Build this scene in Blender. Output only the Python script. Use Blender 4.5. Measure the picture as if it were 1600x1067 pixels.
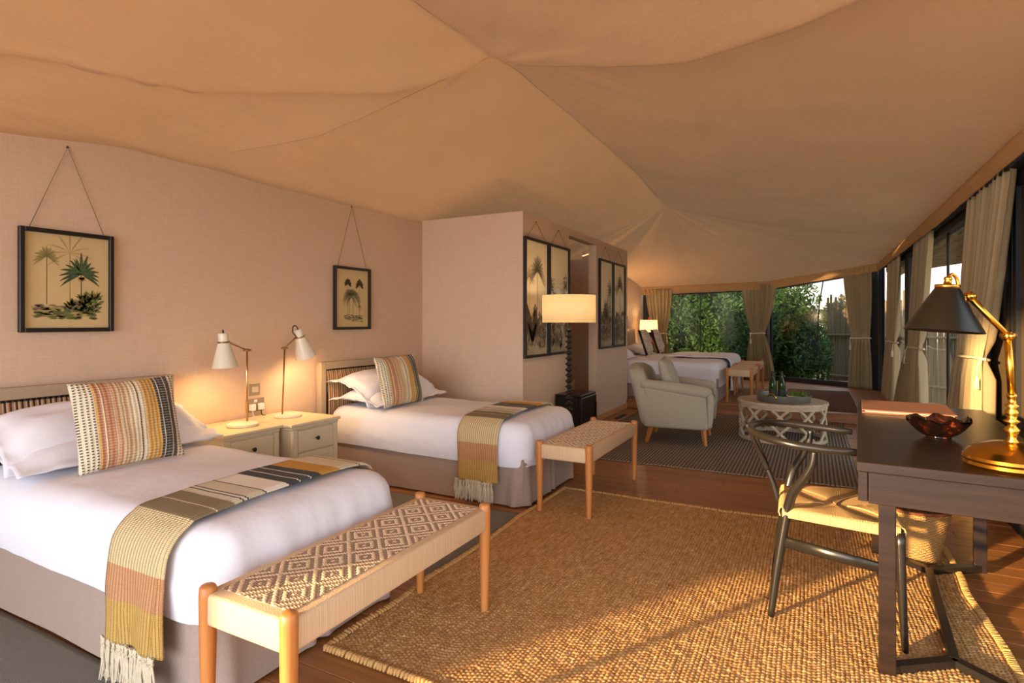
import bpy, bmesh, math, random
import numpy as np
from mathutils import Vector, Matrix, noise as mnoise
random.seed(7)
PI = math.pi
for o in list(bpy.data.objects): bpy.data.objects.remove(o)
scn = bpy.context.scene
COL = scn.collection

# ---------------------------------------------------------------- camera, world, sun, exposure
cam_d = bpy.data.cameras.new('camera'); cam = bpy.data.objects.new('camera', cam_d); COL.objects.link(cam)
cam.location = (0, 0, 1.25); cam.rotation_euler = (PI/2, 0, math.radians(27.7))
cam_d.sensor_width = 36; cam_d.lens = 36*894/1600.0; cam_d.shift_y = -30.5/1600.0
cam_d.clip_start = .05; cam_d.clip_end = 300
scn.camera = cam
scn.view_settings.view_transform = 'Standard'; scn.view_settings.look = 'None'
scn.view_settings.gamma = 1; scn.view_settings.use_curve_mapping = False
scn.view_settings.exposure = 1.14

def lin(c):
    return tuple(((v/255.)/12.92 if v/255. <= .04045 else ((v/255.+.055)/1.055)**2.4) for v in c)

W = bpy.data.worlds.new('world'); scn.world = W; W.use_nodes = True
nt = W.node_tree; nt.nodes.clear()
wo = nt.nodes.new('ShaderNodeOutputWorld'); bg = nt.nodes.new('ShaderNodeBackground')
tc = nt.nodes.new('ShaderNodeTexCoord'); sx = nt.nodes.new('ShaderNodeSeparateXYZ'); cr = nt.nodes.new('ShaderNodeValToRGB')
nt.links.new(tc.outputs['Generated'], sx.inputs[0]); nt.links.new(sx.outputs['Z'], cr.inputs[0])
cr.color_ramp.elements[0].position = 0.0; cr.color_ramp.elements[0].color = (1.0, .86, .70, 1)
cr.color_ramp.elements[1].position = .6; cr.color_ramp.elements[1].color = (.62, .76, 1.0, 1)
e = cr.color_ramp.elements.new(.18); e.color = (.93, .93, .98, 1)
nt.links.new(cr.outputs[0], bg.inputs[0]); bg.inputs[1].default_value = 1.35
nt.links.new(bg.outputs[0], wo.inputs[0])

sd = bpy.data.lights.new('sun', 'SUN'); sd.energy = 7; sd.color = (1.0, .69, .34); sd.angle = math.radians(1.6)
sun = bpy.data.objects.new('sun', sd); COL.objects.link(sun)
sun.rotation_euler = Vector((.527*.989, .85*.989, -.148)).to_track_quat('-Z', 'Y').to_euler()
sun.location = (-6, -9, 4)
# area light added outside the open tent front to boost the sky there
ad = bpy.data.lights.new('front_sky_fill', 'AREA'); ad.shape = 'RECTANGLE'; ad.size = 6; ad.size_y = 2.6; ad.energy = 135; ad.color = (.80, .89, 1.0)
ao = bpy.data.objects.new('front_sky_fill', ad); COL.objects.link(ao); ao.location = (-1.4, -4.2, 1.3); ao.rotation_euler = (PI/2, 0, 0)
ao.rotation_euler = Vector((0, 1, .05)).to_track_quat('-Z', 'Z').to_euler()
# point light helper, not called in this script
def point(name, loc, e, col=(1, .62, .3), r=.05):
    d = bpy.data.lights.new(name, 'POINT'); d.energy = e; d.color = col; d.shadow_soft_size = r
    o = bpy.data.objects.new(name, d); COL.objects.link(o); o.location = loc; return o

# ---------------------------------------------------------------- materials
class NB:
    def __init__(s, name):
        s.m = bpy.data.materials.new(name); s.m.use_nodes = True; s.t = s.m.node_tree; s.t.nodes.clear()
        s.out = s.n('ShaderNodeOutputMaterial'); s.b = s.n('ShaderNodeBsdfPrincipled'); s.l(s.b.outputs[0], s.out.inputs[0])
    def n(s, k, **kw):
        x = s.t.nodes.new(k)
        for a, v in kw.items(): setattr(x, a, v)
        return x
    def l(s, a, b): s.t.links.new(a, b)
    def set(s, inp, v):
        if hasattr(v, 'is_output'): s.l(v, inp)
        else: inp.default_value = v
    def coord(s, kind='Object', scale=(1, 1, 1), rot=(0, 0, 0)):
        t = s.n('ShaderNodeTexCoord'); m = s.n('ShaderNodeMapping'); s.l(t.outputs[kind], m.inputs[0])
        m.inputs['Scale'].default_value = scale; m.inputs['Rotation'].default_value = rot; return m.outputs[0]
    def noise(s, vec, scale=5, detail=3, rough=.5):
        x = s.n('ShaderNodeTexNoise'); s.l(vec, x.inputs['Vector']); x.inputs['Scale'].default_value = scale
        x.inputs['Detail'].default_value = detail; x.inputs['Roughness'].default_value = rough; return x.outputs['Fac']
    def wave(s, vec, scale, axis='X', dist=0., profile='SIN'):
        x = s.n('ShaderNodeTexWave', wave_type='BANDS', bands_direction=axis, wave_profile=profile)
        s.l(vec, x.inputs['Vector']); x.inputs['Scale'].default_value = scale; x.inputs['Distortion'].default_value = dist; return x.outputs['Fac']
    def math(s, op, a, b=0., clamp=False):
        x = s.n('ShaderNodeMath', operation=op); x.use_clamp = clamp; s.set(x.inputs[0], a); s.set(x.inputs[1], b); return x.outputs[0]
    def mix(s, f, a, b, mode='MIX'):
        x = s.n('ShaderNodeMix', data_type='RGBA', blend_type=mode); s.set(x.inputs[0], f)
        s.set(x.inputs[6], a if hasattr(a, 'is_output') else (*a, 1)); s.set(x.inputs[7], b if hasattr(b, 'is_output') else (*b, 1)); return x.outputs[2]
    def ramp(s, f, stops, interp='LINEAR'):
        x = s.n('ShaderNodeValToRGB'); s.l(f, x.inputs[0]); cr = x.color_ramp; cr.interpolation = interp
        cr.elements[0].position = stops[0][0]; cr.elements[0].color = (*stops[0][1], 1)
        cr.elements[1].position = stops[-1][0]; cr.elements[1].color = (*stops[-1][1], 1)
        for p, c in stops[1:-1]: e = cr.elements.new(p); e.color = (*c, 1)
        return x.outputs[0]
    def bump(s, h, strength=.3, dist=.01):
        x = s.n('ShaderNodeBump'); s.l(h, x.inputs['Height']); x.inputs['Strength'].default_value = strength; x.inputs['Distance'].default_value = dist
        s.l(x.outputs[0], s.b.inputs['Normal']); return x
    def fin(s, col=None, rough=.7, metal=0, **kw):
        if col is not None: s.set(s.b.inputs['Base Color'], col if hasattr(col, 'is_output') else (*col, 1))
        s.set(s.b.inputs['Roughness'], rough); s.b.inputs['Metallic'].default_value = metal
        for k, v in kw.items(): s.set(s.b.inputs[k.replace('_', ' ')], v)
        return s.m

def plain(name, rgb, rough=.6, metal=0, vary=.08, nscale=12, bump=.1, bdist=.004, spec=.5, coat=0):
    b = NB(name); v = b.coord(); f = b.noise(v, nscale, 4)
    c = lin(rgb); d = tuple(x*(1-vary) for x in c); u = tuple(min(1, x*(1+vary)) for x in c)
    if bump: b.bump(f, bump, bdist)
    return b.fin(b.mix(f, d, u), rough, metal, Specular_IOR_Level=spec, Coat_Weight=coat)

def fabric(name, rgb, scale=400, vary=.12, rough=.9, bstr=.3, rgb2=None, sheen=.1, kind='Object', big=.06):
    b = NB(name); v = b.coord(kind)
    a = b.wave(v, scale/6.28*1.0, 'X', .6); c2 = b.wave(v, scale/6.28, 'Y', .6); c3 = b.wave(v, scale/6.28, 'Z', .6)
    h = b.math('MULTIPLY', b.math('ADD', a, c2), c3); n = b.noise(v, 3, 3); n2 = b.noise(v, 90, 2)
    c = lin(rgb); k = b.mix(n2, tuple(x*(1-vary) for x in c), tuple(min(1, x*(1+vary)) for x in c) if rgb2 is None else lin(rgb2))
    k = b.mix(b.math('MULTIPLY', n, big*2), k, tuple(x*.7 for x in c))
    b.bump(b.math('ADD', h, n2), bstr, .002)
    return b.fin(k, rough, 0, Sheen_Weight=sheen, Specular_IOR_Level=.2)

def wood(name, rgb_d, rgb_l, axis='X', rough=.45, scale=1., per_object=False, bstr=.15, coat=0, spec=.5):
    b = NB(name); sc = {'X': (.6, 9, 9), 'Y': (9, .6, 9), 'Z': (9, 9, .6)}[axis]
    v = b.coord('Object', tuple(x*scale for x in sc))
    if per_object:
        oi = b.n('ShaderNodeObjectInfo'); va = b.n('ShaderNodeVectorMath', operation='ADD'); b.l(v, va.inputs[0])
        cb = b.n('ShaderNodeCombineXYZ'); b.l(b.math('MULTIPLY', oi.outputs['Random'], 37.), cb.inputs[1]); b.l(cb.outputs[0], va.inputs[1]); v = va.outputs[0]
    f = b.noise(v, 3.0, 6, .6); g = b.noise(v, 14, 3, .6)
    c = b.ramp(f, [(.25, lin(rgb_d)), (.5, tuple((x+y)/2 for x, y in zip(lin(rgb_d), lin(rgb_l)))), (.75, lin(rgb_l))])
    if per_object:
        c = b.mix(b.math('MULTIPLY', oi.outputs['Random'], .45), c, tuple(x*.55 for x in lin(rgb_d)))
    c = b.mix(b.math('MULTIPLY', g, .35), c, lin(rgb_d)); b.bump(g, bstr, .002)
    return b.fin(c, rough, Coat_Weight=coat, Specular_IOR_Level=spec)

def wallcloth(name, rgb, ax):
    b = NB(name)
    v1 = b.coord('Object', (9, 9, 330)); v2 = b.coord('Object', (260, 260, 9))
    f1 = b.noise(v1, 1, 3, .7); f2 = b.noise(v2, 1, 2, .6)
    c = lin(rgb); h = b.math('ADD', f1, b.math('MULTIPLY', f2, .5))
    k = b.ramp(h, [(.45, tuple(x*.86 for x in c)), (.75, c), (1.0, tuple(min(1, x*1.08) for x in c))])
    b.bump(h, .35, .003); return b.fin(k, .9, Specular_IOR_Level=.2)

def canvas(name, rgb, trans=.28):
    b = NB(name); v = b.coord('Object'); n = b.noise(v, 2.2, 4, .55); n3 = b.noise(b.coord('Object', (1, .35, 1), (0, 0, .6)), 7, 4, .6); n2 = b.noise(v, 160, 2)
    c = lin(rgb); k = b.mix(n, tuple(x*.88 for x in c), c)
    bp = b.bump(b.math('ADD', b.math('MULTIPLY', n3, 1.), b.math('MULTIPLY', n2, .02)), .42, .03); b.fin(k, .85, Specular_IOR_Level=.15)
    tr = b.n('ShaderNodeBsdfTranslucent'); b.l(k, tr.inputs[0]); b.l(bp.outputs[0], tr.inputs['Normal'])
    mx = b.n('ShaderNodeMixShader'); mx.inputs[0].default_value = trans; b.l(b.b.outputs[0], mx.inputs[1]); b.l(tr.outputs[0], mx.inputs[2]); b.l(mx.outputs[0], b.out.inputs[0])
    return b.m

def glassy(name, tint, gloss=.08, rough=.03, alpha=None, diff=None):
    """clear pane: mostly transparent, slightly glossy; diff = a diffuse share (screen mesh)"""
    b = NB(name); tr = b.n('ShaderNodeBsdfTransparent'); tr.inputs[0].default_value = (*tint, 1)
    gl = b.n('ShaderNodeBsdfGlossy'); gl.inputs['Roughness'].default_value = rough; gl.inputs[0].default_value = (1, 1, 1, 1)
    fr = b.n('ShaderNodeFresnel'); fr.inputs[0].default_value = 1.45; ge = b.n('ShaderNodeNewGeometry')
    mx = b.n('ShaderNodeMixShader'); b.l(b.math('MULTIPLY', b.math('MULTIPLY', fr.outputs[0], gloss/.04), b.math('SUBTRACT', 1., ge.outputs['Backfacing'])), mx.inputs[0]) ; b.l(tr.outputs[0], mx.inputs[1]); b.l(gl.outputs[0], mx.inputs[2])
    last = mx
    if diff:
        df = b.n('ShaderNodeBsdfDiffuse'); df.inputs[0].default_value = (*diff[1], 1); m2 = b.n('ShaderNodeMixShader'); m2.inputs[0].default_value = diff[0]
        b.l(mx.outputs[0], m2.inputs[1]); b.l(df.outputs[0], m2.inputs[2]); last = m2
    b.t.nodes.remove(b.b); b.l(last.outputs[0], b.out.inputs[0]); return b.m

def vcol(name, rough=.8):
    b = NB(name); a = b.n('ShaderNodeAttribute', attribute_name='Col'); n = b.noise(b.coord('Object', (1, 1, 1)), 60, 3)
    return b.fin(b.mix(b.math('MULTIPLY', n, .3), a.outputs['Color'], (.25, .18, .1)), rough)

CANVAS = canvas('tent canvas', (211, 168, 121), .08)
CANVAS_V = canvas('valance canvas', (202, 162, 112), .06)
WALLH = wallcloth('linen wallcovering', (216, 189, 164), 'H')
WHITE = plain('white cotton', (234, 234, 242), .85, vary=.03, nscale=8, bump=.4, bdist=.016)
SHEET = WHITE
SKIRT = fabric('taupe linen skirt', (172, 150, 136), 900, .12)
OAK = wood('honey oak legs', (176, 104, 46), (218, 150, 82), 'Z', .4)
OAKX = wood('pale oak', (190, 128, 76), (226, 172, 116), 'Y', .4)
FLOORW = wood('plank timber', (132, 80, 38), (200, 136, 76), 'X', .38, 1., True)
DARKW = wood('dark stained desk wood', (24, 16, 12), (48, 34, 27), 'X', .3, 1, False, .1, .0, .28)
BLACKW = plain('black painted wood', (30, 25, 22), .32, vary=.15, bump=.08)
BLACK = plain('matt black', (16, 14, 13), .5, bump=.05)
FRAMEB = plain('black picture frame', (20, 17, 15), .4, bump=.05)
CREAM = plain('cream painted furniture', (214, 198, 164), .42, vary=.03, bump=.05)
BEIGE = plain('beige painted headboard', (178, 158, 132), .45, vary=.04, bump=.05)
LAMPC = plain('cream enamel', (232, 222, 198), .3, vary=.02, bump=0)
BRASS = plain('aged brass', (214, 158, 62), .22, 1, .12, 30, .05, .001)
BRASSD = plain('dull brass', (176, 138, 88), .3, 1, .1, 30, .05)
STEELD = plain('blackened metal shade', (62, 58, 52), .33, .9, .1, 20, .04)
KNOB = plain('dark bronze knob', (48, 38, 32), .3, .7, .1, 20, 0)
ARMC = fabric('grey green upholstery', (176, 168, 148), 700, .07)
CURT = fabric('sand curtain linen', (172, 152, 116), 600, .1, sheen=.0)
ROPE = plain('cotton rope', (222, 204, 170), .9, vary=.15, nscale=80, bump=.5)
CORD = None
WIRE = plain('hanging cord', (66, 44, 30), .8, bump=0)
PLASTIC = plain('white plastic', (240, 230, 222), .35, vary=.02, bump=0)
METALP = plain('brushed plate', (176, 158, 132), .3, .8, .05, 30, 0)
BULB = NB('lamp bulb'); BULB.fin((1, .8, .5), .5, Emission_Color=(1, .62, .30, 1), Emission_Strength=8); BULB = BULB.m
SHADEL = None
FRIDGE = plain('black fridge shell', (22, 20, 20), .25, vary=.05, bump=0)
RUGEDGE = plain('jute tuft', (196, 150, 88), .95, vary=.3, nscale=60, bump=.6)
DRAW = vcol('printed ink')
PANE = glassy('picture glass', (.99, .99, .99), .014, .02)
VINYL = glassy('clear window screen', (.68, .70, .68), .025, .12)
MESH = glassy('dark insect mesh', (.10, .10, .10), .015, .3, diff=(.55, lin((118, 98, 72))))
WGLASS = glassy('window glass', (.93, .94, .94), .03, .02)
DARKF = plain('dark tent frame', (22, 18, 16), .6, bump=.05)
GREYP = plain('grey steel post', (92, 86, 80), .4, .4, .05, 20, 0)

def shade_mat(name, rgb, tr=.55):
    b = NB(name); v = b.coord(); n = b.noise(v, 120, 2); c = lin(rgb); k = b.mix(n, tuple(x*.93 for x in c), c); b.fin(k, .9)
    t = b.n('ShaderNodeBsdfTranslucent'); b.l(k, t.inputs[0]); m = b.n('ShaderNodeMixShader'); m.inputs[0].default_value = tr
    b.l(b.b.outputs[0], m.inputs[1]); b.l(t.outputs[0], m.inputs[2]); b.l(m.outputs[0], b.out.inputs[0]); return b.m
SHADE = shade_mat('linen lampshade', (236, 218, 180))

# ---------------------------------------------------------------- mesh helpers
def link(name, me, m, parent=None, smooth=False, loc=None, rot=None):
    o = bpy.data.objects.new(name, me); COL.objects.link(o)
    if m is not None:
        if isinstance(m, (list, tuple)):
            for k in m: me.materials.append(k)
        else: me.materials.append(m)
    if parent is not None: o.parent = parent
    if smooth: me.polygons.foreach_set('use_smooth', [True]*len(me.polygons))
    if loc is not None: o.location = loc
    if rot is not None: o.rotation_euler = rot
    return o
def obj(name, bm, m, parent=None, smooth=False, loc=None, rot=None, auto=None):
    bmesh.ops.recalc_face_normals(bm, faces=bm.faces[:])
    if auto is not None:
        for e in bm.edges:
            if len(e.link_faces) == 2 and e.calc_face_angle(0) > auto: e.smooth = False
        smooth = True
    me = bpy.data.meshes.new(name); bm.to_mesh(me); bm.free()
    return link(name, me, m, parent, smooth, loc, rot)
def tag(o, label=None, cat=None, group=None, kind=None):
    if label: o['label'] = label
    if cat: o['category'] = cat
    if group: o['group'] = group
    if kind: o['kind'] = kind
    return o
def thing(name, label, cat, loc=(0, 0, 0), rz=0, group=None):
    o = bpy.data.objects.new(name, None); COL.objects.link(o); o.location = loc; o.rotation_euler = (0, 0, rz); o.empty_display_size = .1
    return tag(o, label, cat, group)
def structure(o): o['kind'] = 'structure'; return o
def dup(o, parent=None, **kw):
    c = o.copy(); COL.objects.link(c)
    if parent is not None: c.parent = parent
    for ch in o.children: dup(ch, c)
    for k, v in kw.items():
        if k == 'loc': c.location = v
        elif k == 'rz': c.rotation_euler.z = v
        elif k == 'label': c['label'] = v
    return c
def box(bm, x0, x1, y0, y1, z0, z1, bev=0, seg=2, mat=None):
    g = bmesh.ops.create_cube(bm, size=1); vs = g['verts']
    for v in vs: v.co = Vector(((x0+x1)/2+v.co.x*(x1-x0), (y0+y1)/2+v.co.y*(y1-y0), (z0+z1)/2+v.co.z*(z1-z0)))
    if mat is not None: bmesh.ops.transform(bm, matrix=mat, verts=vs)
    if bev:
        es = list({e for v in vs for e in v.link_edges}); bmesh.ops.bevel(bm, geom=es, offset=bev, segments=seg, affect='EDGES', profile=.5)
def B(*a, **k): bm = bmesh.new(); box(bm, *a, **k); return bm
def catmull(pts, n=6):
    P = [Vector(p) for p in pts]; out = []
    for i in range(len(P)-1):
        p0 = P[max(i-1, 0)]; p1 = P[i]; p2 = P[i+1]; p3 = P[min(i+2, len(P)-1)]
        for k in range(n):
            t = k/n; out.append(.5*((2*p1)+(p2-p0)*t+(2*p0-5*p1+4*p2-p3)*t*t+(3*p1-p0-3*p2+p3)*t**3))
    out.append(P[-1]); return out
def tube(bm, pts, r, n=8, caps=True, flat=1., up=None, sm=0):
    """r: number or list per control point; flat scales the second axis"""
    if sm:
        R = r if isinstance(r, (list, tuple)) else [r]*len(pts)
        rr = catmull([(x, 0, 0) for x in R], sm); pts = catmull(pts, sm); r = [q.x for q in rr]
    P = [Vector(p) for p in pts]; R = r if isinstance(r, (list, tuple)) else [r]*len(P); rings = []
    upv = Vector(up) if up else None; prev = None
    for i, p in enumerate(P):
        d = (P[min(i+1, len(P)-1)]-P[max(i-1, 0)]); d = d.normalized() if d.length > 1e-9 else Vector((0, 0, 1))
        if upv is not None: a = upv.cross(d)
        elif prev is not None: a = prev-d*prev.dot(d)
        else: a = d.cross(Vector((0, 0, 1))) if abs(d.z) < .9 else d.cross(Vector((1, 0, 0)))
        if a.length < 1e-6: a = d.orthogonal()
        a.normalize(); b = d.cross(a).normalized(); prev = a
        rings.append([bm.verts.new(p+a*math.cos(2*PI*k/n)*R[i]+b*math.sin(2*PI*k/n)*R[i]*flat) for k in range(n)])
    for i in range(len(rings)-1):
        for k in range(n): bm.faces.new((rings[i][k], rings[i][(k+1) % n], rings[i+1][(k+1) % n], rings[i+1][k]))
    if caps:
        bm.faces.new(rings[0][::-1]); bm.faces.new(rings[-1])
def T(pts, r, **k): bm = bmesh.new(); tube(bm, pts, r, **k); return bm
def lathe(bm, prof, n=24, c=(0, 0, 0), mat=None):
    rings = []
    for r, z in prof:
        if r < 1e-5: rings.append([bm.verts.new((c[0], c[1], c[2]+z))])
        else: rings.append([bm.verts.new((c[0]+r*math.cos(2*PI*k/n), c[1]+r*math.sin(2*PI*k/n), c[2]+z)) for k in range(n)])
    for a, b in zip(rings[:-1], rings[1:]):
        for k in range(n):
            if len(a) == 1 and len(b) == 1: continue
            if len(a) == 1: bm.faces.new((a[0], b[k], b[(k+1) % n]))
            elif len(b) == 1: bm.faces.new((a[k], a[(k+1) % n], b[0]))
            else: bm.faces.new((a[k], a[(k+1) % n], b[(k+1) % n], b[k]))
    if mat is not None: bmesh.ops.transform(bm, matrix=mat, verts=[v for r in rings for v in r])
def L(prof, n=24, **k): bm = bmesh.new(); lathe(bm, prof, n, **k); return bm
def grid(name, nu, nv, f, m, parent=None, smooth=True, closed_u=False):
    """nu x nv vertices, f(u,v)->(x,y,z); makes a UV layer with u,v"""
    U = nu if not closed_u else nu
    vs = [tuple(f(i/(nu-1 if not closed_u else nu), j/(nv-1))) for j in range(nv) for i in range(nu)]
    fs = []; uv = []
    for j in range(nv-1):
        for i in range(nu-1 if not closed_u else nu):
            i2 = (i+1) % nu; fs.append((j*nu+i, j*nu+i2, (j+1)*nu+i2, (j+1)*nu+i))
            D = nu-1 if not closed_u else nu
            uv += [i/D, j/(nv-1), (i+1)/D, j/(nv-1), (i+1)/D, (j+1)/(nv-1), i/D, (j+1)/(nv-1)]
    me = bpy.data.meshes.new(name); me.from_pydata(vs, [], fs); me.uv_layers.new(name='UVMap').data.foreach_set('uv', uv)
    return link(name, me, m, parent, smooth)
def npgrid(name, X, Y, Z, m, parent=None, smooth=True):
    nv, nu = X.shape; co = np.stack([X, Y, Z], -1).reshape(-1, 3).astype(np.float32)
    i = np.arange((nv-1)*nu).reshape(nv-1, nu)[:, :-1].ravel()
    q = np.stack([i, i+1, i+nu+1, i+nu], 1).astype(np.int32)
    me = bpy.data.meshes.new(name); me.vertices.add(len(co)); me.vertices.foreach_set('co', co.ravel())
    me.loops.add(q.size); me.loops.foreach_set('vertex_index', q.ravel()); me.polygons.add(len(q))
    me.polygons.foreach_set('loop_start', np.arange(0, q.size, 4, dtype=np.int32)); me.polygons.foreach_set('loop_total', np.full(len(q), 4, dtype=np.int32))
    me.update(calc_edges=True); me.validate()
    return link(name, me, m, parent, smooth)
def nz(x, y, z=0., s=1.): return mnoise.noise(Vector((x*s, y*s, z*s)))
def lerp(a, b, t): return a+(b-a)*t
def interp(x, xs, ys): return float(np.interp(x, xs, ys))
def solid(o, t, off=0):
    md = o.modifiers.new('thickness', 'SOLIDIFY'); md.thickness = t; md.offset = off; return o
def rrect(x0, x1, y0, y1, r, n=6, step=.04):
    pts = []; nor = []
    for (cx, cy, a0) in ((x1-r, y1-r, 0), (x0+r, y1-r, PI/2), (x0+r, y0+r, PI), (x1-r, y0+r, 1.5*PI)):
        for k in range(n+1):
            a = a0+PI/2*k/n; pts.append(Vector((cx+r*math.cos(a), cy+r*math.sin(a), 0))); nor.append(Vector((math.cos(a), math.sin(a), 0)))
    P = []; N = []
    for i in range(len(pts)):
        a, b = pts[i], pts[(i+1) % len(pts)]; na, nb = nor[i], nor[(i+1) % len(pts)]; k = max(1, int((b-a).length/step))
        for j in range(k): P.append(a.lerp(b, j/k)); N.append(na.lerp(nb, j/k).normalized())
    return P, N
def drape(name, x0, x1, y0, y1, zt, zb, m, parent, rc=.05, rb=.05, wave=None, hem=None, top=True, step=.035, nd=8, topf=None):
    P, N = rrect(x0, x1, y0, y1, rc, 6, step); n = len(P); cx, cy = (x0+x1)/2, (y0+y1)/2
    s = [0]
    for i in range(1, n): s.append(s[-1]+(P[i]-P[i-1]).length)
    vs = []; rows = 0; I = [p-q*rb for p, q in zip(P, N)]
    if top:
        for f in (0.02, .2, .4, .6, .75, .88, .96):
            for p in I:
                x, y = cx+(p.x-cx)*f, cy+(p.y-cy)*f; vs.append((x, y, zt+(topf(x, y) if topf else 0)))
            rows += 1
        for a in (0, .2, .4, .6, .8):
            for i in range(n):
                q = I[i]+N[i]*(rb*math.sin(a*PI/2)+(wave(s[i], 0, P[i])*a if wave else 0)); vs.append((q.x, q.y, zt-rb*(1-math.cos(a*PI/2))+(topf(q.x, q.y)*(1-a) if topf else 0)))
            rows += 1
    z1 = zt-rb if top else zt
    for k in range(nd+1):
        t = k/nd
        for i in range(n):
            w = wave(s[i], t, P[i]) if wave else 0; q = P[i]+N[i]*w; b = zb+(hem(s[i], P[i]) if hem else 0); vs.append((q.x, q.y, lerp(z1, b, t)))
        rows += 1
    fs = [(j*n+i, j*n+(i+1) % n, (j+1)*n+(i+1) % n, (j+1)*n+i) for j in range(rows-1) for i in range(n)]
    if top:
        vs.append((cx, cy, zt+(topf(cx, cy) if topf else 0))); fs += [(len(vs)-1, (i+1) % n, i) for i in range(n)]
    me = bpy.data.meshes.new(name); me.from_pydata(vs, [], fs); bm = bmesh.new(); bm.from_mesh(me); bmesh.ops.recalc_face_normals(bm, faces=bm.faces[:]); bm.to_mesh(me); bm.free()
    return link(name, me, m, parent, True)
def pillow(name, w, d, t, m, parent=None, flange=.0, seed=0, droop=0., n=26, puff=.45, wr=.006):
    """w along x, d along y, thickness t, centred, resting z=0"""
    vs = []; fs = []; fu = 1-flange/(w/2) if flange else 1; fv = 1-flange/(d/2) if flange else 1
    def h(u, v):
        a = min(1, abs(u)/fu); b = min(1, abs(v)/fv); return max(0, (1-a**2.6))**puff*max(0, (1-b**2.6))**puff
    for side in (1, -1):
        for j in range(n):
            for i in range(n):
                u = -1+2*i/(n-1); v = -1+2*j/(n-1); u = math.sin(u*PI/2)*.55+u*.45; v = math.sin(v*PI/2)*.55+v*.45
                pin = 1-.05*(1-abs(v)**2)*abs(u)**3; pin2 = 1-.05*(1-abs(u)**2)*abs(v)**3
                x, y = u*w/2*pin, v*d/2*pin2; H = h(u, v)
                z = side*(t/2*H+.0025)+nz(u*2.2+seed, v*2.2, side, 1)*wr*3*(.3+H)+nz(u*6+seed, v*6, side)*wr
                if side < 0: z = -(t/2*H*.7+.0025)+nz(u*2.2+seed, v*2.2, 1)*wr*(1-H)
                z += -droop*abs(u)**3.2*(1+.3*nz(v*2+seed, u)) + (nz(u*5+seed, v*5)*.018 if flange and (abs(u) > fu or abs(v) > fv) else 0)
                vs.append((x, y, z+t*.36+.002))
    N = n*n
    for s_ in (0, 1):
        for j in range(n-1):
            for i in range(n-1):
                q = [s_*N+j*n+i, s_*N+j*n+i+1, s_*N+(j+1)*n+i+1, s_*N+(j+1)*n+i]; fs.append(tuple(q if s_ == 0 else q[::-1]))
    bd = [i for i in range(n)]+[j*n+n-1 for j in range(1, n)]+[(n-1)*n+i for i in range(n-2, -1, -1)]+[j*n for j in range(n-2, 0, -1)]
    for a, b in zip(bd, bd[1:]+bd[:1]): fs.append((b, a, a+N, b+N))
    me = bpy.data.meshes.new(name); me.from_pydata(vs, [], fs); return link(name, me, m, parent, True)

# ================================================================= THE SETTING
YF, YE = -1.5, 8.15            # open front, platform step
XW, XR = -3.56, 1.03           # left wall face, right window wall
PH = .12                       # platform height
# ---- floor planks
floor = structure(thing('floor', None, None, (0, 0, 0)))
def plank_row(parent, xa, xb, ys, z, pw, L0):
    cache = {}
    for r, y in enumerate(ys):
        x = xa
        off = (r*.37) % 1*L0
        cuts = [xa]+[c for c in np.arange(xa-L0+off, xb, L0) if xa+.25 < c < xb-.25]+[xb]
        for a, b in zip(cuts[:-1], cuts[1:]):
            key = round(b-a, 2)
            if key not in cache:
                bm = B(-(b-a)/2+.001, (b-a)/2-.001, -pw/2+.0012, pw/2-.0012, -.022, 0, bev=.0018, seg=1); me = bpy.data.meshes.new('plank'); bm.to_mesh(me); bm.free(); me.materials.append(FLOORW); cache[key] = me
            o = bpy.data.objects.new('plank', cache[key]); COL.objects.link(o); o.parent = parent; o.location = ((a+b)/2, y, z-(.0006 if r % 3 else 0))
pw = .125
rows = np.arange(YF+pw/2, YE, pw)
plank_row(floor, -3.55, 1.12, rows, 0, pw, 2.6)
obj('subfloor', B(-4.7, 1.2, YF, YE, -.06, -.025), DARKF, floor)
plat = structure(thing('floor', None, None, (0, 0, PH)))
rows2 = np.arange(YE+pw/2, 12.6, pw)
plank_row(plat, -3.1, 1.12, rows2, 0, pw, 4.3)
obj('step_riser', B(-3.1, 1.12, YE+.004, YE+.03, -PH, -.023), FLOORW, plat)
obj('subfloor', B(-3.1, 1.12, YE+.035, 12.6, -PH-.03, -.025), DARKF, plat)
# deck in front of the open tent and ground around
structure(obj('deck', B(-7, 4, -5.5, YF-.01, -.08, -.005), FLOORW))
b = NB('sandy ground'); v = b.coord(); f = b.noise(v, 1.3, 5); GROUND = b.fin(b.mix(f, lin((120, 96, 66)), lin((176, 150, 108))), .95); b.bump(b.noise(v, 20, 4), .6, .05)
bm = bmesh.new(); bmesh.ops.create_grid(bm, x_segments=40, y_segments=40, size=60)
for v_ in bm.verts: v_.co.z = -.42+nz(v_.co.x, v_.co.y, 0, .2)*.1
structure(obj('ground', bm, GROUND, smooth=True))

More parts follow.
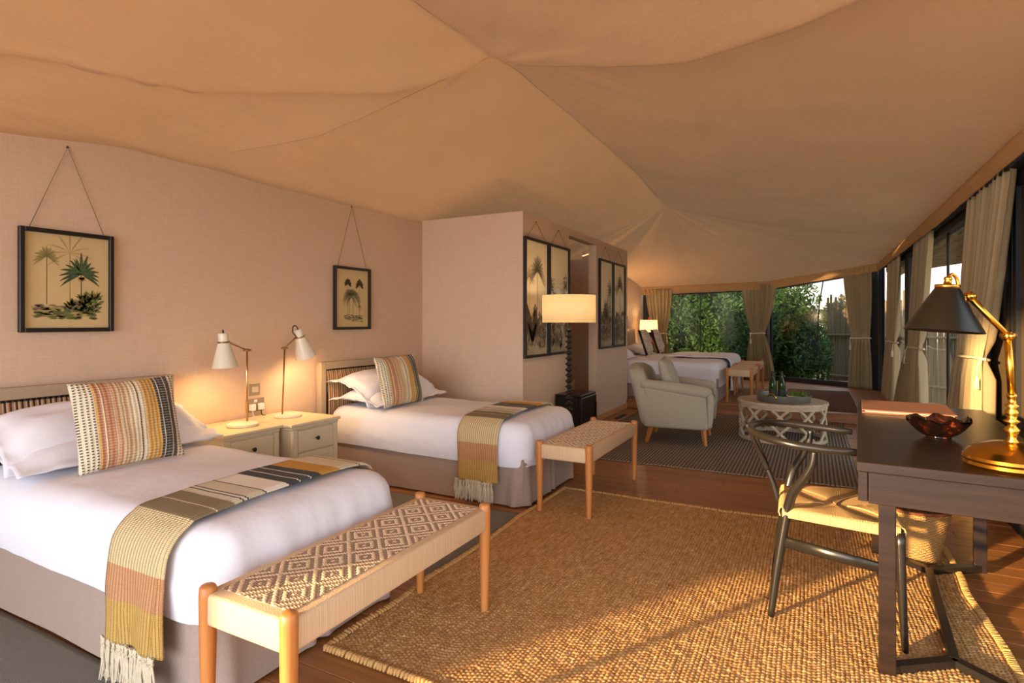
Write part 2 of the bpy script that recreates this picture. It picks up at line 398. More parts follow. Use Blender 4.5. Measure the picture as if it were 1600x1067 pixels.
# ---- tent canvas
AX = -1.75; BPT = (-1.75, 7.76, 2.80); XL, XE = -4.7, .955
def crease1(x): return interp(x, [-4.7, -3.4, -2.95, -2.85, -2.26, -1.75, -1.286, -.487, -.06, .955], [-1.2, .2, 1.1, 1.83, 2.66, 3.04, 2.93, 2.68, 2.35, 1.5])
def zridge(y): return interp(y, [-1.6, .5, 2.15, 3.04, 4.4, 6.4, 7.76], [2.74, 2.76, 2.85, 2.93, 2.94, 2.93, 2.80])
def ze_r(y): return interp(y, [-1.6, 3, 6, 7.76, 11.3], [2.255, 2.245, 2.22, 2.21, 2.21])
def ze_l(y): return interp(y, [-1.6, 1.2, 2.2, 7.76], [1.90, 1.88, 1.92, 1.93])
def wall_line(y): return interp(y, [-1.6, .6, 1.33, 1.92, 2.45, 2.8, 4.0, 5.9, 7.76], [2.20, 2.20, 2.235, 2.31, 2.32, 2.305, 2.30, 2.305, 2.28])
def ceil_z(x, y):
    z = ceil_raw(x, y)
    if x < AX: z += (wall_line(y)-ceil_raw(XW, y))*min(1, (AX-x)/(AX-XW))**1.3
    return z
def ceil_raw(x, y):
    zr = zridge(y)
    if x > AX:
        t = (x-AX)/(XE-AX); ze = ze_r(y); z = zr+(ze-zr)*t - .07*math.sin(PI*t)*interp(y, [.5, 3.6], [.3, 1])
    else:
        t = (AX-x)/(AX-XL); ze = ze_l(y); z = zr+(ze-zr)*t**.92 - .03*math.sin(PI*t)
    yc = crease1(x); d = y-yc
    amp = .10 if x > AX else .07
    amp *= min(1, .55+abs(x-AX)/.5)*(1 if x > AX else interp(x, [-4.7, -3.3, -2.4, -1.75], [.1, .35, 1, 1]))
    if x > .2: amp *= max(0, 1-(x-.2)/.9)
    if d < 0: z -= amp*math.exp(d/.75)
    else: z -= amp*(.5+.5*math.cos(PI*min(1, d/(.11 if x > AX else .2))))
    if x < AX:      # second crease down to the wall
        y2 = interp(x, [-4.7, -3.39, -2.86, -1.75], [2.0, 2.43, 2.74, 3.04]); e = abs(y-y2); z -= .035*max(0, 1-e/.5)*min(1, (AX-x)/.8)
        # fold over the far left toward the bathroom box
        y3 = 3.95+(x+2.31)*-.2; e = abs(y-y3); z -= .03*max(0, 1-e/.45)*max(0, 1-abs(x+2.6)/.9)
    # tension wrinkles
    for (ax_, ay_, am_, rl_) in ((AX, 3.04, .020, 1.0), (AX, 7.76, .016, 1.0)):
        rr_ = math.hypot(x-ax_, y-ay_); an_ = math.atan2(y-ay_, x-ax_); z += am_*nz(math.cos(an_)*5+3, math.sin(an_)*5, rr_*.5)*math.exp(-rr_/rl_)*min(1, rr_*4)
        z += am_*.45*nz(math.cos(an_)*14, math.sin(an_)*14, rr_*.7)*math.exp(-rr_/.7)*min(1, rr_*4)
    z += .010*nz(x*1.2, y*3.0, 1.7)+.006*nz(x*5, y*2+x*3, 4.)
    if x > AX: z += .022*math.sin((x-AX)*3.2+y*.5)*min(1, (x-AX))*math.exp(-abs(x-AX)/2.2)*max(0, 1-(x-AX)/2.9)
    return z
nx, ny = 150, 190
xs = np.concatenate([np.linspace(XL, AX, 90), np.linspace(AX, XE, 110)[1:]]); ys = np.concatenate([np.linspace(-1.6, 1.3, 36)[:-1], np.linspace(1.3, 3.4, 110)[:-1], np.linspace(3.4, 7.76, 80)])
Xg, Yg = np.meshgrid(xs, ys); Zg = np.array([[ceil_z(x, y) for x in xs] for y in ys])
ceiling = structure(thing('ceiling', None, None, (0, 0, 0)))
npgrid('canvas_roof', Xg, Yg, Zg, CANVAS, ceiling)
# apse fan beyond the last pole
BND = [(XL, 7.76, ceil_z(XL, 7.76)), (-4.2, 9.8, 1.9), (-3.1, 11.2, 1.93), (-.78, 12.08, 2.03), (.955, 11.08, 2.21), (.955, 7.76, 2.21)]
def bnd(s):
    segs = [(Vector(a)-Vector(b)).length for a, b in zip(BND, BND[1:])]; tot = sum(segs); q = s*tot
    for k, g in enumerate(segs):
        if q <= g or k == len(segs)-1: return Vector(BND[k]).lerp(Vector(BND[k+1]), min(1, q/g)), k, min(1, q/g)
        q -= g
def apse(u, v):
    p, k, f = bnd(u); Bp = Vector(BPT); q = Bp.lerp(p, v)
    sag = .05*math.sin(PI*v)*(math.sin(PI*f)*.9+.35); rid = .012*math.sin(u*90)*(1-v)*v*2
    q.z += -sag+rid+.008*nz(q.x*3, q.y*3, 2)*min(1, 4*v*(1-v)); return q
grid('canvas_apse', 161, 50, apse, CANVAS, ceiling)
def fan_z(x, y):
    if y <= 7.76: return ceil_z(x, y)
    best = None
    for k in range(401):
        p, _, _ = bnd(k/400); dx, dy = p.x-BPT[0], p.y-BPT[1]; c = abs(dx*(y-BPT[1])-dy*(x-BPT[0]))/math.hypot(dx, dy); dot = dx*(x-BPT[0])+dy*(y-BPT[1])
        if dot > 0 and (best is None or c < best[0]): best = (c, math.hypot(x-BPT[0], y-BPT[1])/math.hypot(dx, dy), k/400)
    return apse(best[2], min(1, best[1])).z
# seams sewn into the canvas
def seam(pts, nm='seam'):
    P = []
    for a, b in zip(pts, pts[1:]):
        for k in range(14): x, y = lerp(a[0], b[0], k/14), lerp(a[1], b[1], k/14); P.append((x, y, ceil_z(x, y)-.002))
    return obj(nm, T(P, .0015, n=5), CANVAS, ceiling, smooth=True)
seam([(AX, -1.2), (AX, 3.0)]); seam([(AX, 3.1), (AX, 7.7)]); seam([(AX-.02, 3.04), (-2.86, 2.74), (-3.39, 2.43)])
# left eave skirt, open-front gable
def strip_wall(name, pts, m, parent=None, t=.01):
    """pts: list of (x,y,z0,z1)"""
    bm = bmesh.new(); a = [bm.verts.new((p[0], p[1], p[2])) for p in pts]; c = [bm.verts.new((p[0], p[1], p[3])) for p in pts]
    for i in range(len(pts)-1): bm.faces.new((a[i], a[i+1], c[i+1], c[i]))
    o = obj(name, bm, m, parent, smooth=True); solid(o, t); return o
CW = plain('tent side canvas', (196, 160, 120), .9, bump=.1)
structure(strip_wall('wall_outer', [(XL, y, -.05, fan_z(XL+.001, y)+.05) for y in np.linspace(-1.5, 7.7, 30)]+[(-4.22, 9.85, -.05, 2.15), (-3.02, 11.5, -.05, 2.1)], CW))
gz = 2.32
structure(strip_wall('wall_front', [(x, -1.5, gz, ceil_z(x, -1.5)+.0) for x in np.linspace(XL, XE, 40)], CANVAS_V))
structure(obj('trim_1', B(-4.7, 1.08, -1.53, -1.47, gz-.03, gz+.02, bev=.005), CANVAS_V))
for k, x in enumerate((-3.62, XR+.03)):
    structure(obj('trim_2', B(x-.04, x+.04, -1.54, -1.46, 0, gz-.03, bev=.004), DARKF))

cbm = bmesh.new(); fp = [(-3.60+k*.0125, -1.45+.03*math.sin(k*.9)) for k in range(41)]
ca = [cbm.verts.new((x, y, .0)) for x, y in fp]; cb = [cbm.verts.new((x, y, gz)) for x, y in fp]
for k in range(40): cbm.faces.new((ca[k], ca[k+1], cb[k+1], cb[k]))
structure(solid(obj('wall_sun_flap', cbm, CW, smooth=True), .006))  # unseen flap added at the opening to trim the sun's left edge
# valance hanging from the eaves
def valance(name, P, hgt, seedv):
    """P: list of (x,y,zbottom)"""
    segs = [0]
    for a, b in zip(P, P[1:]): segs.append(segs[-1]+math.hypot(b[0]-a[0], b[1]-a[1]))
    Lt = segs[-1]
    def f(u, v):
        s = u*Lt; x = interp(s, segs, [p[0] for p in P]); y = interp(s, segs, [p[1] for p in P]); z = interp(s, segs, [p[2] for p in P]); h = interp(s, segs, [p[3] for p in P]) if len(P[0]) > 3 else hgt
        w = .018*math.sin(v*PI)*(1+.5*nz(s*3, seedv))+.006*nz(s*9, v*3, seedv)
        k = min(range(len(segs)-1), key=lambda i: 0 if segs[i] <= s <= segs[i+1] else 9)
        dx, dy = P[k+1][0]-P[k][0], P[k+1][1]-P[k][1]; ll = math.hypot(dx, dy); nx_, ny_ = dy/ll, -dx/ll
        return (x+nx_*w, y+ny_*w, z+h*v+.006*nz(s*4, seedv)*(1-v))
    o = grid(name, int(Lt/.05)+2, 10, f, CANVAS_V); solid(o, .008)
    bm = bmesh.new(); pts = [Vector(f(i/120, 0)) for i in range(121)]; tube(bm, pts, .010, n=6); obj('rolled_hem', bm, CANVAS_V, o, smooth=True)
    return structure(o)
valance('trim_3', [(.953, y, zb, ze_r(y)+.0-zb) for y, zb in ((-1.5, 2.12), (3, 2.135), (4.5, 2.12), (6, 2.095), (8.5, 2.095), (11.05, 2.09))][::-1], .13, 1.)
valance('trim_4', [(-3.0, 11.22, 1.79, .14), (-.78, 12.07, 1.885, .15), (.95, 11.07, 2.09, .12)][::-1], .13, 5.)

structure(obj('trim_7', B(XR-.04, XR+.02, -1.45, 11.05, 2.125, 2.40), DARKF))
structure(obj('trim_8', B(XR+.03, XR+.11, -1.45, 11.05, 2.06, 2.36), DARKF))
structure(obj('wall_sun_stop', B(-4.7, -3.6, -1.56, -1.50, 0, 2.3), CW))  # unseen panel added to keep sun out of the passage behind the left wall
# ---- left wall (top follows the canvas), box walls
def topwall(name, axis, c, a0, a1, z0, f, m, t=.1, step=.08, sgn=-1):
    """thin solid wall whose top edge follows f; axis 'X' = plane at x=c running along y"""
    n = max(2, int((a1-a0)/step)); bm = bmesh.new(); q = []
    for i in range(n+1):
        a = lerp(a0, a1, i/n); z = f(a)
        for (o_, zz) in ((0, z0), (0, z), (sgn*t, z), (sgn*t, z0)): q.append(bm.verts.new((c+o_, a, zz) if axis == 'X' else (a, c+o_, zz)))
    for i in range(n):
        for k in range(4): bm.faces.new((q[4*i+k], q[4*i+(k+1) % 4], q[4*i+4+(k+1) % 4], q[4*i+4+k]))
    bm.faces.new(q[0:4]); bm.faces.new(q[-4:][::-1]); return structure(obj(name, bm, m))
def gap(y): return .012+.05*math.exp(-((y-2.1)/.35)**2)*0+(.018 if 1.7 < y < 2.6 else 0)
topwall('wall_left', 'X', XW, YF, 8.05, 0, lambda y: min(2.285, min(ceil_z(XW, y), ceil_z(XW-.1, y))-.014), WALLH)
structure(obj('baseboard_left', B(XW, XW+.014, YF, 4.78, 0, .09, bev=.003), OAKX))
BX = -2.4; BY = 4.79; BT = 2.29
bm = bmesh.new(); box(bm, XW+.001, BX, BY, BY+.1, 0, BT); structure(obj('wall_box_front', bm, WALLH))
side = structure(thing('wall_box_side', None, None, (0, 0, 0)))
obj('wall_panel', B(BX-.1, BX, BY+.101, 5.93, 0, BT), WALLH, side)
obj('wall_panel', B(BX-.1, BX, 6.84, 8.2, 0, BT), WALLH, side)
obj('lintel', B(BX-.1, BX, 5.931, 6.839, 2.215, BT), WALLH, side)
structure(obj('wall_box_back', B(XW+.001, BX-.101, 8.1, 8.2, 0, 2.19), WALLH))
structure(obj('baseboard_box', B(BX, BX+.014, 4.80, 5.93, 0, .07, bev=.003), OAKX))
structure(obj('baseboard_box', B(BX, BX+.014, 6.84, 8.2, 0, .07, bev=.003), OAKX))
topwall('wall_far_left', 'X', -3.0, 8.2, 11.34, PH, lambda y: min(fan_z(-3.0, y), fan_z(-3.05, y), fan_z(-3.1, y))-.012, WALLH)

# ---- window walls
def at_wall(P, Q, s): return Vector((lerp(P[0], Q[0], s), lerp(P[1], Q[1], s), 0))
P0, P1, P2 = (-3.0, 11.36), (-.78, 12.24), (XR-.02, 11.2)
def bar(bm, a, b, w, d, nrm):
    """rectangular bar from a to b; w across in-plane, d along nrm"""
    a, b = Vector(a), Vector(b); dd = (b-a).normalized(); nrm = Vector(nrm).normalized(); s = dd.cross(nrm).normalized(); q = []
    for p in (a, b):
        for u, v in ((-1, -1), (1, -1), (1, 1), (-1, 1)): q.append(bm.verts.new(p+s*u*w/2+nrm*v*d/2))
    for k in range(4): bm.faces.new((q[k], q[(k+1) % 4], q[4+(k+1) % 4], q[4+k]))
    bm.faces.new(q[0:4][::-1]); bm.faces.new(q[4:8])
def window(n, P, Q, z0, zt0, zt1, mull, pane, rail=.05, posts=(.05, .05), curve=0, lowrail=.09):
    """window between plan points P and Q; mull = fractions with mullions"""
    w = structure(thing('window_%d' % n, None, None, (0, 0, 0))); P, Q = Vector((*P, 0)), Vector((*Q, 0)); d = (Q-P).normalized(); nn = Vector((d.y, -d.x, 0))
    bm = bmesh.new(); bar(bm, P+Vector((0, 0, z0+lowrail/2)), Q+Vector((0, 0, z0+lowrail/2)), lowrail, .05, nn)
    bar(bm, P+Vector((0, 0, zt0+rail/2)), Q+Vector((0, 0, zt1+rail/2)), rail, .05, nn)
    for q, ww, zz in ((P, posts[0], zt0), (Q, posts[1], zt1)):
        s = d*ww/2*(1 if q is P else -1); bar(bm, q+s+Vector((0, 0, z0+lowrail)), q+s+Vector((0, 0, zz)), ww, .05, nn)
    obj('window_frame', bm, DARKF, w)
    for m_ in mull:
        q = P.lerp(Q, m_); zt = lerp(zt0, zt1, m_)
        pts = [(q+d*curve*math.sin(PI*k/10)+Vector((0, 0, lerp(z0+lowrail, zt, k/10)))) for k in range(11)]
        obj('mullion', T(pts, .022, n=6, flat=.5), DARKF, w, smooth=True)
    bm = bmesh.new(); a = [P+d*posts[0]+Vector((0, 0, z0+lowrail)), Q-d*posts[1]+Vector((0, 0, z0+lowrail)), Q-d*posts[1]+Vector((0, 0, zt1)), P+d*posts[0]+Vector((0, 0, zt0))]
    fs = [bm.verts.new(p) for p in a]; gq = [bm.verts.new(p-nn*.004) for p in a]
    bm.faces.new(fs); bm.faces.new(gq[::-1])
    for k in range(4): bm.faces.new((fs[k], gq[k], gq[(k+1) % 4], fs[(k+1) % 4]))
    obj('pane', bm, pane, w); return w
window(1, P0, (-.80, 12.22), PH, 1.76, 1.86, (.47,), VINYL, posts=(.25, .30))
window(2, (-.74, 12.21), P2, PH, 1.86, 2.08, (.52,), VINYL, rail=.06, posts=(.06, .18), curve=-.10)
structure(obj('trim_5', L([(.05, PH), (.05, 1.93), (0, 1.93)], 12, c=(-.77, 12.2, 0)), GREYP, smooth=True))
structure(obj('trim_6', L([(.05, 0), (.05, 2.2), (0, 2.2)], 12, c=(XR-.03, 11.1, 0)), DARKF, smooth=True))
# right wall, from far to near
window(3, (XR+.07, 11.08), (XR+.07, 8.95), .0, 2.13, 2.13, (), WGLASS, posts=(.30, .12))
window(4, (XR+.07, 8.93), (XR+.07, 5.4), .0, 2.13, 2.13, (.69,), WGLASS, posts=(.20, .12))
window(5, (XR+.07, 5.38), (XR+.07, 4.5), .0, 2.13, 2.13, (), MESH, posts=(.3, .06))
window(6, (XR+.07, 4.48), (XR+.07, 2.7), .0, 2.17, 2.17, (), MESH, posts=(.06, .06))
window(7, (XR+.07, 2.68), (XR+.07, -1.42), .0, 2.17, 2.17, (.33, .66), WGLASS, posts=(.06, .06))  # unseen bay, given clear glass to let more daylight onto the walls

# ================================================================= OUTSIDE
def leafmat(name, a, b_):
    b = NB(name); v = b.coord(); n = b.noise(v, 2.5, 3); n2 = b.noise(v, 14, 2); k = b.mix(n, lin(a), lin(b_)); k = b.mix(b.math('MULTIPLY', n2, .5), k, lin(a))
    b.fin(k, .6); t = b.n('ShaderNodeBsdfTranslucent'); b.l(k, t.inputs[0]); m = b.n('ShaderNodeMixShader'); m.inputs[0].default_value = .3
    b.l(b.b.outputs[0], m.inputs[1]); b.l(t.outputs[0], m.inputs[2]); b.l(m.outputs[0], b.out.inputs[0]); return b.m
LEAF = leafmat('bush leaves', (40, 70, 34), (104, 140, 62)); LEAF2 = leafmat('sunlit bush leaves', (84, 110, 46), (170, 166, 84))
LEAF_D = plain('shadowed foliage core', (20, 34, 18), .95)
BARK = plain('bark', (96, 74, 54), .95, vary=.3, nscale=30, bump=.6)
def leaves(name, n, rx, ry, rz, size, m, parent, seed, clumps=34):
    r = np.random.RandomState(seed); C = r.normal(size=(clumps, 3)); C /= np.linalg.norm(C, axis=1)[:, None]; C *= r.uniform(.55, .85, (clumps, 1)); 
    c = C[r.randint(0, clumps, n)]; d = r.normal(size=(n, 3)); d /= np.linalg.norm(d, axis=1)[:, None]; rr = r.uniform(.6, 1, (n, 1))**.6*.34
    p = (c+d*rr)*np.array([rx, ry, rz]); p[:, 2] = np.maximum(p[:, 2], -rz*.98)
    a = r.normal(size=(n, 3)); a /= np.linalg.norm(a, axis=1)[:, None]; bb = np.cross(a, r.normal(size=(n, 3))); bb /= np.linalg.norm(bb, axis=1)[:, None]
    s = size*r.uniform(.6, 1.3, (n, 1)); V = np.stack([p-a*s, p+bb*s*.38, p+a*s, p-bb*s*.38], 1).reshape(-1, 3).astype(np.float32)
    me = bpy.data.meshes.new(name); me.vertices.add(len(V)); me.vertices.foreach_set('co', V.ravel()); me.loops.add(4*n); me.loops.foreach_set('vertex_index', np.arange(4*n, dtype=np.int32))
    me.polygons.add(n); me.polygons.foreach_set('loop_start', np.arange(0, 4*n, 4, dtype=np.int32)); me.polygons.foreach_set('loop_total', np.full(n, 4, dtype=np.int32)); me.update(calc_edges=True)
    return link(name, me, m, parent)
def blob(name, rx, ry, rz, m, parent, seed):
    bm = bmesh.new(); bmesh.ops.create_icosphere(bm, subdivisions=3, radius=1)
    for v_ in bm.verts:
        k = .78+.22*nz(v_.co.x*2+seed, v_.co.y*2, v_.co.z*2); v_.co = Vector((v_.co.x*rx*k, v_.co.y*ry*k, v_.co.z*rz*k))
    return obj(name, bm, m, parent, smooth=True)
def bush(name, label, loc, rx, ry, rz, seed, n=9000, m=None, size=.055):
    t = thing(name, label, 'bush', loc); f = leaves('foliage', n, rx, ry, rz, size, m or LEAF, t, seed); f.location.z = rz+.02
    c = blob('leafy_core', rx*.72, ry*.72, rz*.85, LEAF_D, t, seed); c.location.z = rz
    bm = bmesh.new()
    for k in range(5): a = k*1.3+seed; tube(bm, [(0, 0, -.1), (math.cos(a)*rx*.25, math.sin(a)*ry*.25, rz*.6), (math.cos(a)*rx*.5, math.sin(a)*ry*.5, rz*1.3)], [.035, .025, .01], n=6)
    obj('stems', bm, BARK, t, smooth=True); return t
bs = [(-3.9, 14.6, 1.2, 1.1, 1.5, 1), (-2.6, 15.0, 1.2, 1.1, 1.75, 2), (-1.5, 14.6, 1.0, 1.0, 1.35, 3), (-.75, 15.3, .95, .9, 1.42, 4), (-.12, 14.9, .55, .7, .95, 5), (.95, 14.2, .34, .34, .36, 6)]
lb = ['dark leafy bush at far left behind the bed window', 'tall dense green bush outside beside the thin window mullion', 'green bush outside left of the tied curtain between the end windows',
      'bushy green shrub outside just right of the tied middle curtain', 'lighter green shrub outside in front of the pole fence', 'low green shrub at the foot of the pole fence']
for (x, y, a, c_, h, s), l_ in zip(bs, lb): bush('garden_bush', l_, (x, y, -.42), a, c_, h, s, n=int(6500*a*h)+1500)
for (x, y, a, h, s, l_) in ((-6.4, 18.5, 1.9, 2.1, 11, 'broad tree crown behind the bushes at the left end window'), (-2.4, 19.2, 1.9, 2.0, 12, 'rounded tree crown behind the bushes, middle of the end windows'), (1.3, 21.5, 1.4, 1.25, 13, 'sunlit yellowish tree crown above the pole fence')):
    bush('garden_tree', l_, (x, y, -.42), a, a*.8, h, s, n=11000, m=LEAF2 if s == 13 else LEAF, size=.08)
# bamboo pole fence
BAMB = wood('weathered bamboo poles', (96, 80, 58), (160, 140, 108), 'Z', .8, 1, True)
F0, F1 = Vector((.35, 16.6, -.42)), Vector((5.2, 10.9, -.42)); fe = thing('pole_fence', 'weathered bamboo pole fence with two cross rails behind the garden shrubs', 'fence', F0)
D = F1-F0; npol = 118; pm = []
for k in range(4):
    bm = bmesh.new(); h = 2.15+.07*k; tube(bm, [(0, 0, 0), (.008*(k-1), 0, h*.5), (0, .006*k, h)], [.032, .030, .026], n=7); me = bpy.data.meshes.new('pole'); bm.to_mesh(me); bm.free(); me.materials.append(BAMB); pm.append(me)
for k in range(npol):
    o = bpy.data.objects.new('pole', pm[random.randrange(4)]); COL.objects.link(o); o.parent = fe; p = D*(k/npol); o.location = (p.x+random.uniform(-.006, .006), p.y+random.uniform(-.006, .006), 0); o.rotation_euler = (random.uniform(-.01, .01), random.uniform(-.012, .012), random.uniform(0, 6))
nf = Vector((D.y, -D.x, 0)).normalized()*-1
for z in (.35, 1.35): obj('cross_rail', T([Vector((0, 0, z))+Vector((-.05, -.05, 0)), D+Vector((-.05, -.05, z))], .03, n=7), BAMB, fe, smooth=True)
# thatched eave outside the right windows
STRAW = wood('grey thatch straw', (92, 74, 52), (150, 126, 92), 'Y', .95, 3)
th = thing('thatched_roof', 'shaggy thatched eave hanging outside the right-hand windows', 'roof', (1.3, 6.6, 2.10))
bm = bmesh.new(); box(bm, .02, 2.4, -.6, 6.4, .06, .26); 
for v_ in bm.verts: v_.co.z += v_.co.x*.16
obj('thatch_bed', bm, STRAW, th)
bm = bmesh.new()
for k in range(1500):
    y = random.uniform(-.62, 6.4); x = random.uniform(-.0, .25) if k % 3 else random.uniform(0, 2.3); z = .07+x*.16+random.uniform(0, .03)
    if k % 3 == 0: y = -.6; 
    dy = random.uniform(-.04, .04); dx = -random.uniform(.03, .12) if k % 3 else random.uniform(-.03, .03); yy = y-(random.uniform(.02, .1) if k % 3 == 0 else 0)
    tube(bm, [(x+.05, y, z+.05), (x+dx, yy+dy, z-random.uniform(.02, .09))], [.006, .003], n=3, caps=False)
tag(obj('thatch_fringe', bm, STRAW, th), kind='stuff')
obj('eave_pole', T([(.12, -.62, .04), (.12, 6.4, .04)], .04, n=8), BARK, th, smooth=True)
for k in range(9): obj('rafter', T([(.06, .2+k*.7, .05), (2.4, .2+k*.7, .40)], .028, n=6), BARK, th, smooth=True)
# bare thorn tree beyond
tr = thing('thorn_tree', 'thin-branched thorn tree against the white sky outside the right windows', 'tree', (4.0, 15.5, -.42))
bm = bmesh.new(); rr_ = random.Random(3)
def branch(p, d, l, r, dep):
    q = p+d*l; m_ = p+d*l*.5+Vector((rr_.uniform(-.1, .1), rr_.uniform(-.1, .1), rr_.uniform(-.05, .1)))*l; tube(bm, [p, m_, q], [r, r*.8, r*.6], n=5, caps=False)
    if dep:
        for k in range(3 if dep > 1 else 4): branch(p.lerp(q, rr_.uniform(.5, 1)), (d+Vector((rr_.uniform(-.8, .8), rr_.uniform(-.8, .8), rr_.uniform(-.35, .5)))).normalized(), l*rr_.uniform(.55, .8), r*.58, dep-1)
branch(Vector((0, 0, 0)), Vector((-.1, -.1, 1)).normalized(), 2.2, .12, 5); obj('branches', bm, BARK, tr, smooth=True)
lv = leaves('foliage', 2600, 2.2, 2.2, 1.0, .04, LEAF2, tr, 31); lv.location.z = 3.9

# ================================================================= BEDS
def stripes(name, vec_fn, stops, rough=.9, pin=None, dots=None, bstr=.4):
    b = NB(name); val = vec_fn(b); k = b.ramp(val, stops, 'CONSTANT')
    if pin:
        p = pin(b); k = b.mix(b.math('MULTIPLY', p, .45), k, lin((92, 76, 54)))
    if dots:
        q = dots(b); k = b.mix(q, k, lin((240, 228, 204)))
    return b, k
def uvc(b, axis, scale=1.):
    t = b.n('ShaderNodeTexCoord'); s = b.n('ShaderNodeSeparateXYZ'); b.l(t.outputs['UV'], s.inputs[0]); return b.math('MULTIPLY', s.outputs[axis], scale)
def objc(b, axis, scale=1., add=0.):
    t = b.n('ShaderNodeTexCoord'); s = b.n('ShaderNodeSeparateXYZ'); b.l(t.outputs['Object'], s.inputs[0]); return b.math('ADD', b.math('MULTIPLY', s.outputs[axis], scale), add)
def frac(b, v): return b.math('FRACT', v)
def gt(b, v, t): return b.math('GREATER_THAN', v, t)
_c = lambda *a: lin(a)
CR, TC, TN, BR, MU, CH, WH = _c(228, 208, 174), _c(190, 122, 82), _c(206, 172, 130), _c(120, 98, 70), _c(204, 152, 66), _c(66, 66, 66), _c(238, 226, 206)
# throw: v runs along the length from the near fringe
def throw_mat():
    S = [(0, _c(206, 164, 86)), (.085, _c(206, 150, 104)), (.15, _c(214, 160, 112)), (.152, _c(222, 200, 150)), (.262, _c(140, 124, 92)), (.31, CR), (.313, _c(140, 124, 92)), (.355, _c(214, 200, 170)), (.372, CH), (.376, _c(220, 208, 180)),
         (.384, CH), (.388, _c(214, 200, 170)), (.43, CH), (.434, WH), (.50, _c(70, 70, 70)), (.53, WH), (.534, _c(78, 78, 76)), (.565, WH), (.569, _c(70, 70, 70)), (.60, MU), (.665, _c(222, 206, 172)), (.74, CH), (.744, _c(226, 208, 172)), (.80, _c(196, 150, 100)), (.86, _c(176, 142, 70))]
    b, k = stripes('woven throw stripes', lambda b: uvc(b, 1), S)
    p = gt(b, b.math('SINE', uvc(b, 0, 6.283*19)), .35); v = uvc(b, 1); side = b.math('LESS_THAN', v, .36)
    k = b.mix(b.math('MULTIPLY', b.math('MULTIPLY', p, side), .55), k, _c(112, 88, 54))
    b.bump(b.math('ADD', b.math('SINE', uvc(b, 0, 6.283*38)), b.math('SINE', uvc(b, 1, 6.283*300))), .5, .002); return b.fin(k, .95)
THROW = throw_mat()
def cushion_mat():
    S = [(0, _c(226, 214, 184)), (.17, MU), (.185, _c(178, 118, 84)), (.225, WH), (.235, _c(182, 122, 88)), (.315, WH), (.325, _c(196, 142, 96)), (.36, _c(206, 176, 140)), (.42, _c(172, 120, 86)), (.43, _c(208, 180, 142)), (.49, _c(222, 206, 176)), (.545, _c(60, 54, 50)), (.556, _c(224, 208, 178)),
         (.61, _c(206, 156, 74)), (.68, _c(150, 160, 140)), (.69, _c(208, 156, 70)), (.745, _c(62, 66, 70)), (.775, WH), (.785, _c(52, 58, 62)), (.86, WH), (.87, _c(84, 72, 64)), (.91, _c(226, 210, 182))]
    b, k = stripes('woven cushion stripes', lambda b: objc(b, 0, 1/.45, .5), S)
    x = objc(b, 0, 1.); y = objc(b, 1, 1.)
    row = b.math('SINE', b.math('MULTIPLY', y, 6.283*78)); colm = b.math('SINE', b.math('MULTIPLY', x, 6.283*56))
    chk = b.math('MULTIPLY', gt(b, row, .1), gt(b, colm, .1)); xx = objc(b, 0, 1/.45, .5)
    edge = b.math('MAXIMUM', b.math('LESS_THAN', xx, .165), b.math('GREATER_THAN', xx, .885))
    k = b.mix(b.math('MULTIPLY', chk, b.math('MULTIPLY', edge, .9)), k, _c(44, 40, 38))
    mid = b.math('MULTIPLY', gt(b, row, .2), b.math('SUBTRACT', 1., edge)); k = b.mix(b.math('MULTIPLY', mid, .26), k, _c(236, 214, 170))
    dk = b.math('MULTIPLY', b.math('MULTIPLY', gt(b, xx, .745), b.math('LESS_THAN', xx, .9)), chk); k = b.mix(b.math('MULTIPLY', dk, .6), k, _c(150, 150, 144))
    b.bump(b.math('ADD', row, colm), .5, .003); return b.fin(k, .95)
CUSH = cushion_mat()
def channel_mat():
    S = [(0, _c(188, 150, 112)), (.24, _c(60, 52, 46)), (.34, _c(150, 116, 86)), (.5, _c(224, 206, 176)), (.66, _c(150, 118, 90)), (.76, _c(60, 52, 46)), (.86, _c(188, 150, 112))]
    b, k = stripes('striped headboard ticking', lambda b: frac(b, objc(b, 1, 1/.048, 50.)), S); b.bump(b.noise(b.coord(), 200, 2), .3, .002); return b.fin(k, .9)
TICK = channel_mat()
def ring_wave(amp, fr, seed):
    return lambda s, t, p: amp*t*(nz(s*fr, seed)+.5*nz(s*fr*2.3, seed+4, t*2))+.004*nz(s*8, t*4, seed)
